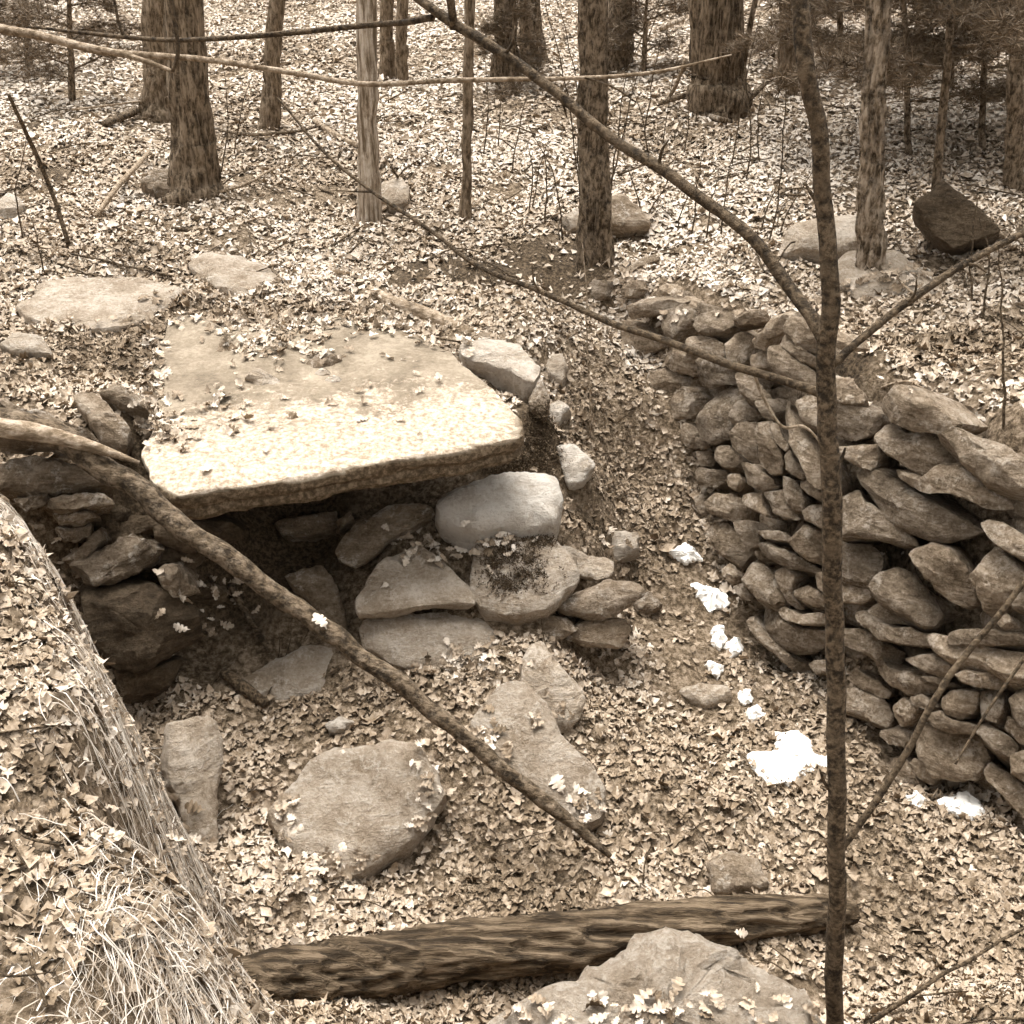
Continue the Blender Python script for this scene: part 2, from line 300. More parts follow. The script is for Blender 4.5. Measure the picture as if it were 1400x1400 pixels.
# ------------------------------------------------------------------ stones
FOOT = []      # xy outlines where no litter falls
def basis(n):
    u = np.cross(np.array([0, 1.0, 0]) if abs(n[1]) < .95 else np.array([0, 0, 1.0]), n); u = V(u); v = np.cross(n, u); return u, v
def stone(name, pxs, org, n, thick, mat, parent=None, dome=.02, pw=5.0, N=72, rough=.010, facets=4, seed=1, taper=.86, foot=False, freq=9, scale=1.0, lay=0.0, world_pts=None, loc=None, attr=None, sharp=32, elr=(.42, 1.35), cut=(.70, .95), **tags):
    n = V(np.asarray(n, float)); u, v = basis(n); org = np.asarray(org, float)
    if world_pts is None:
        pxs = np.asarray(pxs, float); d = ray(pxs[:, 0], pxs[:, 1]); t = ((org-CAM)@n)/(d@n); wp = CAM + d*t[:, None]
    else: wp = np.asarray(world_pts, float)
    q = np.stack([(wp-org)@u, (wp-org)@v], -1)
    x0, y0 = q[:, 0], q[:, 1]; x1, y1 = np.roll(x0, -1), np.roll(y0, -1); cr = x0*y1-x1*y0; A = cr.sum()/2
    c = np.array([((x0+x1)*cr).sum(), ((y0+y1)*cr).sum()])/(6*A) if abs(A) > 1e-9 else q.mean(0)
    q = q-c; org = org + c[0]*u + c[1]*v
    th = np.arange(N)*2*np.pi/N; dx, dy = np.cos(th), np.sin(th); rad = np.zeros(N)
    a0, a1 = q, np.roll(q, -1, 0); e = a1-a0
    for k in range(len(q)):
        den = dx*e[k, 1]-dy*e[k, 0]; den = np.where(abs(den) < 1e-9, 1e-9, den)
        tt = (a0[k, 0]*e[k, 1]-a0[k, 1]*e[k, 0])/den; ss = (a0[k, 0]*dy-a0[k, 1]*dx)/den
        ok = (tt > 0) & (ss >= -1e-6) & (ss <= 1+1e-6); rad = np.where(ok, np.maximum(rad, tt), rad)
    rad = np.where(rad < 1e-4, rad[rad > 1e-4].mean() if (rad > 1e-4).any() else .05, rad)*scale
    rad = (np.roll(rad, 1)+8*rad+np.roll(rad, -1))/10
    R = rad.mean()
    fs = np.array([.22, .42, .6, .75, .87, .95, .985]); fw = dome*(1-fs**pw); 
    sw = np.array([-.05, -.18, -.38, -.6, -.82, -1.0, -1.0]); ssx = np.array([1.0, 1.005, 1.0, .97, (taper+1)/2, taper, taper*.5])
    S = np.concatenate([fs, ssx]); W = np.concatenate([fw, sw*thick])
    if lay > 0: S[len(fs):-2] += lay*(hash3(np.arange(len(sw)-2), np.zeros(len(sw)-2, int), np.zeros(len(sw)-2, int), seed)-.5)
    pp = np.zeros((len(S), N, 3)); pp[..., 0] = S[:, None]*(rad*dx)[None]; pp[..., 1] = S[:, None]*(rad*dy)[None]; pp[..., 2] = W[:, None]
    flat = np.concatenate([[[0, 0, dome]], pp.reshape(-1, 3), [[0, 0, -thick]]])
    r2 = np.random.default_rng(seed*7919+13)
    for _ in range(facets):       # chop planar faces
        a = r2.uniform(0, 2*np.pi); el = r2.uniform(*elr); nn = np.array([math.cos(a)*math.cos(el), math.sin(a)*math.cos(el), math.sin(el)])
        sup = (flat@nn).max(); dd = (flat@nn) - sup*r2.uniform(*cut); flat = flat - np.maximum(dd, 0)[:, None]*nn
    wpos = flat@np.stack([u, v, n]) + 31.7*seed
    dn = np.stack([fbm(wpos*freq, seed+k*11, 4) for k in range(3)], -1)
    flat = flat + dn*rough*2.2 + np.stack([fbm(wpos*freq*4, seed+50+k, 3) for k in range(3)], -1)*rough*1.1
    co = flat@np.stack([u, v, n])
    nr = len(S); i = np.arange(N); j = (i+1) % N
    top = np.stack([np.zeros(N, int), 1+i, 1+j], -1); last = 1+(nr-1)*N; bot = np.stack([np.full(N, last+N), last+j, last+i], -1)
    qd = np.concatenate([np.stack([1+k*N+i, 1+(k+1)*N+i, 1+(k+1)*N+j, 1+k*N+j], -1) for k in range(nr-1)])
    me = mesh_np(name, co, [top, qd, bot], 0, None if attr is None else attr(co+org), True)
    me.set_sharp_from_angle(angle=math.radians(sharp))
    if foot: FOOT.append((wp[:, :2].copy(), foot))
    return link(name, me, mat, parent, org if loc is None else loc, **tags)

def T(ox, oy, s, *pl): return [(ox+x/s, oy+y/s) for x, y in pl]

# ---- right dry stone wall
segs = []
RBm = [(3.3, .9)] + [p[:2] for p in RB] + [(.42, 6.4)]
BAT = math.tan(math.radians(9))
for (ax, ay), (bx, by) in zip(RBm[:-1], RBm[1:]):
    d = V(np.array([bx-ax, by-ay, 0])); nh = np.array([-d[1], d[0], 0])      # faces the pit (towards -x)
    segs.append((np.array([ax, ay, 0]), np.array([bx, by, 0]), d, V(nh + np.array([0, 0, BAT]))))
def wall_hit(px, py):
    d = ray(px, py); best = None
    for a_, b_, dr, n in segs:
        den = d@n
        if abs(den) < 1e-6: continue
        t = ((a_-CAM)@n)/den; p = CAM+d*t; s = (p-a_)@dr; L = np.linalg.norm(b_-a_)
        if t > 0 and -.12 <= s <= L+.12 and (best is None or t < best[0]): best = (t, p, n)
    if best is None:
        p = hit(px, py); return p, V(np.array([-.8, -.5, .2]))
    return best[1], best[2]
WA = [[(60,260),(130,215),(195,220),(195,300),(140,330),(110,360),(70,330)],[(215,160),(270,150),(300,175),(280,220),(275,300),(205,305),(205,230)],[(285,240),(350,215),(370,260),(330,300),(275,300)],
[(120,370),(160,325),(230,305),(300,320),(310,390),(290,440),(230,470),(180,500),(150,460)],[(310,350),(420,320),(560,340),(570,360),(500,390),(430,410),(330,420)],
[(200,520),(250,450),(340,435),(400,480),(500,560),(505,580),(430,610),(350,625),(270,655),(220,620)],[(490,440),(520,380),(620,340),(670,380),(670,440),(620,470),(560,520),(510,500)],
[(665,450),(690,400),(780,375),(860,385),(890,440),(840,490),(760,500),(700,490)],[(890,420),(980,375),(1060,380),(1095,430),(1010,455),(930,455)],[(975,540),(1060,480),(1100,430),(1150,410),(1195,425),(1150,500),(1080,540),(1050,600),(990,590)],
[(1165,470),(1200,420),(1280,420),(1340,520),(1360,600),(1355,635),(1270,590),(1190,520)],[(1145,510),(1190,510),(1270,590),(1350,650),(1350,680),(1270,650),(1180,600),(1140,560)],[(1080,590),(1130,570),(1200,620),(1300,690),(1360,740),(1360,830),(1280,780),(1150,730),(1090,680)],
[(845,560),(880,500),(960,500),(980,560),(960,640),(920,680),(860,650)],[(965,620),(1050,600),(1075,640),(1060,690),(980,690)],[(590,560),(640,520),(750,510),(830,550),(830,620),(760,610),(640,590)],[(495,640),(540,580),(640,600),(690,630),(670,720),(640,735),(560,710),(510,680)],
[(680,680),(710,640),(800,640),(860,680),(910,760),(900,775),(820,780),(750,800),(700,790),(675,740)],[(390,770),(440,720),(510,700),(600,730),(665,760),(640,790),(560,830),(500,850),(420,820)],[(430,850),(500,855),(560,840),(560,880),(500,910),(440,910)],
[(490,960),(530,880),(620,800),(700,810),(740,860),(700,930),(650,970),(560,975),(500,980)],[(675,990),(720,920),(780,830),(850,790),(920,800),(950,870),(900,960),(870,1060),(790,1100),(730,1080),(680,1030)],[(900,720),(960,700),(1010,750),(1080,830),(1100,860),(1010,870),(930,820)],
[(870,940),(920,870),(1000,920),(1010,960),(930,1000),(870,1030)],[(870,1070),(920,1000),(1010,990),(1020,1100),(1000,1210),(930,1160),(880,1120)],[(1015,1000),(1060,985),(1100,1040),(1150,1150),(1165,1200),(1150,1270),(1100,1285),(1030,1220),(1015,1100)],
[(1100,850),(1140,860),(1200,930),(1260,1020),(1330,1110),(1380,1230),(1360,1340),(1310,1310),(1260,1200),(1180,1060),(1120,940)],[(1095,1000),(1130,1000),(1190,1120),(1170,1150),(1120,1080)],[(1170,1180),(1200,1150),(1240,1210),(1290,1280),(1260,1300),(1180,1250)],
[(1235,880),(1290,850),(1360,850),(1380,900),(1380,1000),(1320,990),(1260,960)],[(490,1000),(560,985),(600,1020),(600,1080),(540,1080)],[(600,1010),(640,1000),(680,1050),(680,1120),(640,1130),(610,1080)],[(680,1070),(760,1100),(770,1130),(720,1140),(690,1110)],
[(690,1150),(760,1140),(790,1200),(770,1230),(710,1230)],[(780,1140),(860,1120),(930,1190),(900,1230),(830,1230),(790,1190)],[(1010,880),(1080,870),(1110,930),(1100,980),(1050,950)],[(670,1260),(700,1240),(830,1250),(850,1300),(780,1340),(700,1310)],[(850,1290),(910,1270),(940,1310),(900,1360),(860,1340)],[(930,1220),(980,1220),(1090,1290),(1110,1340),(1040,1360),(960,1320)]]
WB = [[(230,560),(310,530),(320,580),(300,700),(250,660)],[(300,600),(350,545),(480,540),(550,590),(540,680),(480,720),(400,680),(320,660)],[(540,540),(660,520),(660,620),(700,690),(600,640),(545,590)],[(670,530),(780,520),(830,620),(880,700),(800,700),(720,640)],
[(800,430),(880,460),(930,560),(920,640),(850,640),(810,560)],[(900,460),(960,450),(1060,540),(1080,590),(1000,570),(920,510)],[(935,640),(990,610),(1080,610),(1110,690),(1080,760),(1020,740),(950,700)],[(320,770),(370,705),(440,720),(520,840),(550,920),(490,1000),(420,930),(340,840)],
[(480,720),(560,710),(620,780),(640,860),(560,890),(520,820)],[(620,780),(800,780),(840,820),(840,850),(680,830)],[(620,870),(700,850),(830,900),(960,980),(1060,1030),(1000,1040),(850,1010),(700,950)],[(840,840),(920,750),(1080,810),(1150,900),(1080,990),(1050,1000),(950,950),(860,880)],
[(410,1020),(460,990),(510,1060),(470,1090),(420,1080)],[(525,1050),(570,980),(660,985),(740,1040),(790,1120),(770,1190),(700,1220),(620,1180),(560,1120)],[(740,1040),(800,1020),(880,1080),(860,1150),(900,1230),(940,1270),(870,1270),(810,1200),(780,1110)],
[(860,1140),(950,1110),(1080,1190),(1080,1250),(960,1230),(870,1190)],[(975,1060),(1020,1040),(1080,1050),(1150,1120),(1085,1180),(1010,1140)],[(470,1120),(540,1110),(610,1190),(600,1220),(520,1190)]]
WC = [[(290,220),(340,200),(520,230),(640,310),(780,380),(1000,520),(1130,590),(1070,610),(860,655),(740,630),(560,540),(440,420),(340,290)],[(550,200),(600,210),(740,270),(720,330),(640,280)],[(690,290),(760,250),(820,190),(990,180),(1080,260),(1280,440),(1270,480),(1100,420),(930,350),(830,340),(740,330)],
[(1120,550),(1180,520),(1260,540),(1400,620),(1560,740),(1400,760),(1330,740),(1200,650)],[(650,750),(700,725),(800,690),(920,720),(1000,800),(1040,880),(1080,1000),(1070,1070),(1000,1080),(880,1010),(790,920),(720,830)],[(1090,960),(1050,880),(1110,820),(1180,700),(1260,740),(1330,800),(1390,870),(1390,950),(1310,1010),(1220,1150),(1150,1130)],
[(430,940),(490,860),(640,830),(720,850),(800,970),(870,1110),(840,1170),(760,1180),(640,1110),(500,1030)],[(200,660),(330,670),(430,680),(490,760),(480,840),(420,920),(310,890),(220,860)],[(200,380),(330,320),(400,410),(500,470),(640,580),(740,690),(600,660),(420,620),(220,630)],
[(210,910),(330,910),(430,980),(420,1030),(330,1050),(210,1040)],[(410,1110),(460,1060),(560,1070),(720,1160),(700,1190),(560,1170),(440,1140)],[(300,1080),(380,1100),(500,1180),(740,1240),(880,1290),(800,1320),(620,1310),(450,1270),(340,1160)],
[(900,1250),(960,1210),(1100,1220),(1400,1240),(1500,1290),(1400,1310),(1200,1320),(930,1310)],[(1310,1010),(1400,950),(1500,1000),(1400,1100),(1340,1100)],[(1210,1160),(1300,1120),(1320,1180),(1260,1210)]]
WE = [[(910,1050),(1000,1015),(1110,1060),(1240,1100),(1400,1200),(1500,1280),(1400,1340),(1300,1330),(1200,1290),(1080,1200),(1000,1100)],[(580,870),(640,830),(720,790),(830,840),(940,930),(1010,1000),(900,1045),(800,1030),(700,990),(600,930)],
[(595,1080),(630,990),(700,1000),(770,1050),(860,1040),(940,1090),(1050,1200),(1060,1240),(920,1260),(850,1280),(760,1220),(650,1140)],[(340,890),(480,890),(610,940),(620,1000),(560,1060),(440,1090),(350,1070)],[(340,1140),(500,1120),(590,1110),(590,1210),(560,1250),(480,1230)],
[(350,720),(440,740),(540,830),(510,880),(440,880),(360,860)],[(340,490),(400,520),(430,570),(400,590),(345,560)]]
WD = [[(95,60),(150,20),(230,60),(330,140),(440,160),(440,210),(350,270),(290,260),(200,170)],[(75,110),(110,100),(200,190),(310,290),(450,370),(430,390),(330,360),(240,290),(150,210)],[(215,40),(260,30),(330,70),(450,70),(500,100),(450,120),(350,120),(260,90)],[(370,310),(390,290),(465,290),(490,320),(465,350),(400,355)],
[(190,350),(280,370),(270,400),(210,390)],[(290,410),(340,390),(460,450),(480,480),(460,490),(360,460)],[(520,140),(640,150),(750,210),(830,250),(800,310),(730,310),(640,250),(520,210)],[(610,290),(660,280),(780,340),(900,340),(1000,420),(960,455),(860,450),(760,400),(660,340)],
[(830,290),(960,270),(1080,340),(1020,380),(920,350)],[(900,360),(960,370),(1100,420),(1010,420),(930,390)],[(540,370),(600,340),(700,390),(760,440),(740,470),(660,440),(590,410)],[(520,430),(620,420),(740,490),(770,560),(730,605),(650,570),(520,520)],[(770,510),(830,480),(900,540),(800,605)],
[(840,470),(900,460),(960,510),(940,540),(870,510)],[(990,470),(1060,430),(1180,440),(1170,520),(1090,575),(1030,540)],[(930,560),(990,530),(1060,580),(1170,600),(1150,645),(1050,640),(960,610)],[(1180,450),(1220,430),(1290,440),(1300,540),(1270,585),(1200,560)],[(1070,360),(1120,340),(1230,350),(1330,400),(1310,430),(1200,420),(1100,390)],
[(940,190),(1000,160),(1120,220),(1280,240),(1400,260),(1480,310),(1400,370),(1300,370),(1200,310),(1050,280),(960,230)],[(1335,480),(1400,430),(1460,500),(1400,600),(1360,580)],[(880,640),(940,600),(1060,640),(1170,660),(1220,760),(1160,850),(1060,860),(970,840),(910,760)],[(1170,640),(1210,590),(1280,620),(1370,690),(1340,750),(1260,720)],
[(1210,830),(1240,780),(1330,850),(1400,910),(1450,1000),(1400,1040),(1330,970),(1240,880)],[(700,640),(800,620),(870,640),(870,710),(800,700),(750,690)],[(520,590),(640,600),(700,650),(680,690),(620,680),(530,640)],[(850,780),(890,760),(980,850),(960,890),(880,850)],[(350,500),(420,480),(460,520),(460,580),(400,570)],[(740,770),(830,760),(900,890),(820,900),(760,860)],
[(1320,560),(1400,620),(1440,700),(1380,690),(1300,620)],[(1340,740),(1400,720),(1460,800),(1400,860),(1340,820)]]
wall = empty('stone_wall', (1.3, 4.0, 0.1), 'curving dry stone wall of stacked slabs lining the right side of the pit', 'stone wall')
allw = [T(780, 330, 4, *p) for p in WA]+[T(900, 560, 4.667, *p) for p in WB]+[T(1100, 600, 4.667, *p) for p in WC]+[T(1050, 330, 4, *p) for p in WE]+[T(1000, 820, 3.5, *p) for p in WD]
# wall goes on past the right edge of the picture
ex = 0
for k in range(26):
    y = 2.75 - .13*(k % 9) - rng.uniform(0, .05); z = .3+.38*(k//9)+rng.uniform(-.04, .04); x = 3.63-.606*y+.16*z
    c = np.array([x, y, z]); d = c-CAM; dep = d@FWD; px = 700+FP*(d@RTV)/dep; py = 700-FP*(d@UPV)/dep
    if px < 1430: continue
    w = rng.uniform(60, 95); hgt = rng.uniform(35, 60)
    allw.append([(px-w, py-hgt*.3), (px-w*.4, py-hgt), (px+w*.5, py-hgt*.6), (px+w, py+hgt*.4), (px+w*.3, py+hgt), (px-w*.6, py+hgt*.5)])
for k, pl in enumerate(allw):
    pl = np.array(pl); c = pl.mean(0); p, n = wall_hit(*c); tocam = V(CAM-p)
    rr = np.random.default_rng(k+5)
    nn = V(n*.55 + tocam*.45 + np.array([0, 0, .14]) + rr.normal(0, .17, 3))
    p = p + n*rr.uniform(-.01, .06)
    ext = np.ptp(pl, axis=0).max()/FP*np.linalg.norm(p-CAM)
    stone('stone', pl, p, nn, min(.34, .16+ext*.5), M['wall'], wall, dome=min(.035, ext*.10), pw=7, rough=.005+.009*min(ext, .4), facets=5, seed=k+1, taper=.95, scale=1.09, freq=9, N=64, lay=.05, elr=(.75, 1.42), cut=(.45, .9), sharp=24)
# stones deeper in the wall, seen through the gaps
for k in range(150):
    s = segs[1 + k % (len(segs)-2)]; f = rng.uniform(0, 1); z = rng.uniform(.02, 1.12)
    p = s[0]*(1-f)+s[1]*f; gz = float(H(p[0]-.15, p[1])); z = gz + (1.25-gz)*rng.uniform(0.02, .95)
    p = np.array([p[0], p[1], z]) - s[3]*.16 + np.array([BAT*z, 0, 0]); u, v = basis(s[3]); w = rng.uniform(.10, .2); h2 = rng.uniform(.05, .09)
    a = np.arange(8)*np.pi/4+.3; rr = rng.uniform(.75, 1.15, 8)
    wp = p + (np.cos(a)*w*rr)[:, None]*s[2] + (np.sin(a)*h2*rr)[:, None]*np.array([0, 0, 1.0])
    stone('stone', None, p, s[3], .2, M['wall'], wall, dome=.03, N=24, facets=6, seed=400+k, world_pts=wp, rough=.012)

# ---- left end wall of the pit
lw = empty('stone_wall', (-1.6, 3.7, .2), 'low crumbling stone wall under the slab at the left end of the pit', 'stone wall')
WL = [T(0, 320, 3.11, (-60,1010),(20,985),(60,960),(200,950),(330,975),(470,1060),(300,1085),(100,1095),(-60,1090))]+[T(0, 640, 3.5, *p) for p in [
[(205,170),(240,145),(500,135),(540,190),(400,215),(250,205)],[(240,215),(420,210),(470,240),(400,280),(290,270)],[(280,280),(450,270),(440,330),(330,350)],[(290,440),(380,360),(470,290),(500,330),(440,400),(350,450)],
[(330,460),(550,370),(590,340),(700,365),(775,400),(710,490),(560,545),(400,560)],[(400,600),(700,560),(880,640),(950,700),(965,830),(860,900),(720,960),(560,970),(480,860),(420,760)],[(540,970),(760,950),(880,920),(800,1060),(700,1120),(560,1120)],[(770,500),(850,490),(930,590),(860,610),(790,560)],[(60,120),(210,130),(220,200),(120,200)]]]
WL.append([(-40, 548), (20, 553), (70, 565), (110, 585), (140, 603), (100, 600), (50, 585), (-40, 578)])
for k, pl in enumerate(WL):
    c = np.array(pl).mean(0); p = at_y(c[0], c[1], 3.72 + (.1 if k == 0 else 0) - (.12 if k in (6, 7) else 0))
    n = np.array([.3, -.8, .45 if k not in (0, len(WL)-1) else .9]) + np.random.default_rng(k).normal(0, .07, 3)
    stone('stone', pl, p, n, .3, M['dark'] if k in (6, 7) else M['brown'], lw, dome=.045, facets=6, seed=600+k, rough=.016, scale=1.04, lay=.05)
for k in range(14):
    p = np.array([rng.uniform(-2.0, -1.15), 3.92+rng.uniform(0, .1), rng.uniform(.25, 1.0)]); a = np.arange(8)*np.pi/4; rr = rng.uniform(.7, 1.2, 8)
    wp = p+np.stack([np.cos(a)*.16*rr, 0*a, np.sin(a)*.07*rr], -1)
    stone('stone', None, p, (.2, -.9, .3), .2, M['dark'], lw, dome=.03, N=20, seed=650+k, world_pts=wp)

# ---- free stones
def gstone(name, label, pl, lift, tilt, thick, mat, side=0.0, dep=None, foot=.97, cat='rock', **kw):
    pl = np.array(pl, float); c = pl.mean(0)
    p = gpt(c[0], c[1], lift) if dep is None else at_y(c[0], c[1], dep)
    tc_ = CAM-p; tc_[2] = 0; tc_ = V(tc_); n = np.array([0, 0, 1.0])*math.cos(math.radians(tilt)) + tc_*math.sin(math.radians(tilt)) + np.array([side, 0, 0])
    kw.setdefault('seed', 800+len(FOOT)*3); kw.setdefault('dome', .025); kw.setdefault('facets', 2); kw.setdefault('scale', 1.05)
    return stone(name, pl, p, n, thick, M[mat], None, foot=foot, label=label, category=cat, **kw)

# the roof slab
slab_px = [(193,622),(206,655),(231,674),(264,678),(299,668),(347,659),(400,654),(480,637),(540,630),(593,622),(667,606),(715,593),(718,575),(690,545),(655,515),(625,485),(590,462),(540,445),(480,430),(420,440),(350,447),(300,445),(265,430),(235,435),(215,470),(205,520),(215,560),(205,600)]
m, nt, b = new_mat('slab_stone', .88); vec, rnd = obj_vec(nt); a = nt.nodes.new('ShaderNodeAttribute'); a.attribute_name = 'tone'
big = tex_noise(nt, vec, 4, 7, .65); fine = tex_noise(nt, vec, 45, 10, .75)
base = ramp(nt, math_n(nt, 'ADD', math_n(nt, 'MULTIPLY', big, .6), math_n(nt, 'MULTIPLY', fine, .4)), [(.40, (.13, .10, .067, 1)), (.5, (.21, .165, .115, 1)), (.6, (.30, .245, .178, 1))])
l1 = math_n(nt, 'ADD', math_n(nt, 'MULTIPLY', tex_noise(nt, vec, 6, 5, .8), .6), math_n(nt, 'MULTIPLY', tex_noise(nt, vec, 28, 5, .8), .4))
base = mixc(nt, math_n(nt, 'MULTIPLY', a.outputs['Fac'], -1.7, True), base, ramp(nt, fine, [(.38, .05), (.5, .10), (.62, .2)]))  # darkens the slab's sides: their shade, along with stain, is put into the colour
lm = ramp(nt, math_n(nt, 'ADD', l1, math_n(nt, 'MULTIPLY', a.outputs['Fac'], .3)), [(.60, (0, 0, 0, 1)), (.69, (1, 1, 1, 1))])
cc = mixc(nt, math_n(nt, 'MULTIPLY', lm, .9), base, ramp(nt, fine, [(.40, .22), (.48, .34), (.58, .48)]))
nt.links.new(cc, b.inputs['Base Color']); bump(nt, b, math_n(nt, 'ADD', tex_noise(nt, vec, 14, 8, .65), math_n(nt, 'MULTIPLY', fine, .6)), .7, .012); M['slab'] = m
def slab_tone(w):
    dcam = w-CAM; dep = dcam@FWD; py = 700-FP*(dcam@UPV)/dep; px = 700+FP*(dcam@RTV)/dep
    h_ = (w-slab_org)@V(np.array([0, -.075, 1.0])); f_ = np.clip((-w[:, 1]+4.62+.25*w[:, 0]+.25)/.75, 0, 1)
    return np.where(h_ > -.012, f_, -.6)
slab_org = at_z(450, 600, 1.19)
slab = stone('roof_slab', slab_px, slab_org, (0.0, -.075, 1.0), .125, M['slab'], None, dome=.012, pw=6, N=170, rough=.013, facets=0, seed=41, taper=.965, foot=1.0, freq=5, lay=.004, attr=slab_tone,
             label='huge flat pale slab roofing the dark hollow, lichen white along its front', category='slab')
V5 = lambda *p: T(350, 640, 3.5, *p)
V6 = lambda *p: T(650, 700, 3.5, *p)
VL = lambda *p: T(0, 320, 3.11, *p)
VM = lambda *p: T(400, 320, 3.11, *p)
rr_ = gstone('boulder', 'broad rounded grey boulder with white lichen spots in the pit floor', [(372,1112),(400,1080),(430,1040),(460,1022),(500,1025),(525,1012),(560,1015),(590,1050),(605,1085),(590,1110),(560,1150),(500,1190),(460,1197),(420,1182),(390,1165),(383,1135)], .13, 24, .22, 'grey', N=64, facets=1, dome=.035, taper=.95)
gstone('flat_rock', 'long tapering flat stone beside the lower end of the fallen pole', [(650,985),(690,940),(720,935),(745,970),(765,1010),(800,1040),(822,1070),(818,1110),(790,1122),(750,1090),(690,1050),(655,1020)], .11, 26, .16, 'grey', facets=0, scale=1.1)
gstone('pointed_rock', 'pointed upright grey stone below the stacked flat stones', [(715,905),(728,882),(745,878),(760,905),(795,940),(800,960),(785,985),(760,1003),(735,975),(715,935)], .12, 46, .14, 'grey', side=.1, facets=3)
gstone('flat_rock', 'pale sloping slab half under the tilted wedge stone', [(494,852),(540,838),(640,836),(668,860),(695,895),(706,928),(640,932),(560,915),(500,885)], .03, 34, .14, 'grey', facets=1)
gstone('wedge_rock', 'tilted wedge shaped slab with a sharp lower edge in mid rubble', V5((480,700),(500,610),(620,440),(770,360),(850,410),(960,530),(1040,600),(1055,640),(850,640),(640,680)), .2, 24, .07, 'grey', dome=.012, facets=0, N=56)
gstone('tilted_slab', 'narrow brown slab tilted up just below the roof slab edge', V5((390,410),(480,260),(620,190),(780,165),(845,190),(820,240),(720,290),(640,340),(560,420),(490,465),(420,450)), .12, 36, .06, 'brown', side=-.15, dome=.012, facets=1, N=56)
gstone('rock', 'dark squat stone in the shadow under the roof slab', V5((100,250),(280,220),(380,205),(375,310),(260,325),(140,310)), .1, 40, .14, 'brown')
gstone('rock', 'small dark stone touching the upper end of the tilted brown slab', V5((375,255),(450,200),(468,230),(400,290)), .12, 40, .1, 'brown')
gstone('white_boulder', 'bright white lichen covered boulder right of the roof slab corner', [(600,690),(625,668),(670,655),(720,648),(755,650),(767,680),(757,714),(720,722),(690,718),(655,727),(625,715),(603,703)], .18, 22, .24, 'white', dome=.06, facets=1, N=72)
mb = gstone('mossy_boulder', 'boulder with dark moss tufts below the white boulder', [(645,805),(652,745),(690,722),(740,726),(775,755),(790,790),(745,830),(700,840),(662,832)], .12, 32, .22, 'grey', dome=.04, facets=2, N=56)
gstone('flat_rock', 'flat grey stone perched on the right shoulder of the mossy boulder', V6((370,150),(420,150),(560,210),(655,240),(655,300),(580,325),(450,270),(400,220)), .16, 34, .05, 'grey', dome=.012)
gstone('flat_rock', 'small squarish pale stone in leaves right of the mossy boulder', V6((590,100),(770,100),(780,180),(690,220),(640,210)), .05, 30, .08, 'grey')
gstone('stacked_rock', 'upper long flat stone of the little stack beside the passage', V6((390,460),(480,400),(620,335),(780,350),(810,400),(720,460),(620,500),(550,518),(450,495)), .0, 60, .22, 'brown', dep=3.93, facets=4)
gstone('stacked_rock', 'lower left stone of the little stack beside the passage', V6((240,520),(330,485),(430,505),(495,560),(420,605),(340,640),(250,600)), 0, 60, .2, 'brown', dep=3.88, facets=4)
gstone('stacked_rock', 'lower right stone of the little stack beside the passage', V6((480,545),(600,515),(720,525),(745,570),(690,645),(600,645),(480,625),(430,600)), 0, 60, .2, 'brown', dep=3.9, facets=4)
gstone('rock', 'dark block wedged beneath the mossy boulder', V6((50,520),(150,505),(215,560),(200,670),(140,670)), 0, 60, .2, 'dark', dep=3.86)
gstone('rock', 'small dark stone at the right tip of the little stack', V6((750,430),(830,385),(890,440),(840,475),(770,475)), .05, 45, .12, 'brown')
gstone('flat_rock', 'brown upright slab against the foot of the grassy bank', [(232,992),(290,983),(303,1010),(302,1040),(297,1100),(302,1150),(285,1165),(262,1145),(242,1090),(228,1040)], .12, 48, .14, 'grey', side=.2, facets=0, dep=2.98)
gstone('flat_rock', 'flat grey stone in leaves under the middle of the fallen pole', [(330,930),(380,900),(420,885),(452,880),(472,900),(458,930),(440,952),(390,958),(350,952)], .05, 22, .1, 'grey', facets=1)
gstone('flat_rock', 'flat brown stone showing above the fallen pole', [(390,785),(440,773),(458,800),(472,840),(480,872),(440,855),(425,822),(400,802)], .05, 28, .1, 'brown', facets=1)
gstone('pebble', 'small pale stone in leaves above the broad boulder', [(446,986),(468,977),(487,984),(472,999),(452,998)], .04, 26, .06, 'pale', N=48)
gstone('rock', 'small brown stone poking from leaves above the rotten log', [(968,1178),(1000,1164),(1040,1173),(1053,1206),(1020,1228),(978,1220)], .06, 40, .1, 'brown')
gstone('boulder', 'leaf strewn pale boulder in front of the rotten log', [(660,1410),(740,1368),(800,1330),(850,1290),(890,1278),(940,1282),(1000,1300),(1050,1318),(1085,1345),(1115,1400),(1100,1460),(900,1490),(720,1460)], .24, 16, .45, 'grey', N=96, dome=.06, facets=3, foot=.8, rough=.022)
gstone('flat_rock', 'small flat stone among leaves near the snow trail', [(925,945),(960,935),(995,938),(1000,955),(960,966)], .03, 24, .06, 'grey', N=48)
gstone('block_rock', 'pale topped block with dark front at the right edge of the roof slab', VM((722,470),(760,448),(870,455),(960,470),(1055,565),(1050,600),(1025,645),(920,572),(780,535),(728,515)), .16, 16, .18, 'pale', dome=.012, facets=0, taper=.95, N=60)
gstone('pebble', 'small pale stone just right of the pale topped block', [(742,497),(765,484),(778,500),(772,522),(750,518)], .06, 35, .1, 'grey', N=48)
gstone('rock', 'thin brown stone leaning below the pale topped block', VM((1005,700),(1050,600),(1095,700),(1085,790),(1020,745)), .1, 50, .1, 'brown', N=48)
gstone('pebble', 'pale angular stone above the dark mossy hollow', VM((1078,745),(1130,713),(1185,740),(1135,795),(1088,805)), .06, 35, .1, 'pale', N=48)
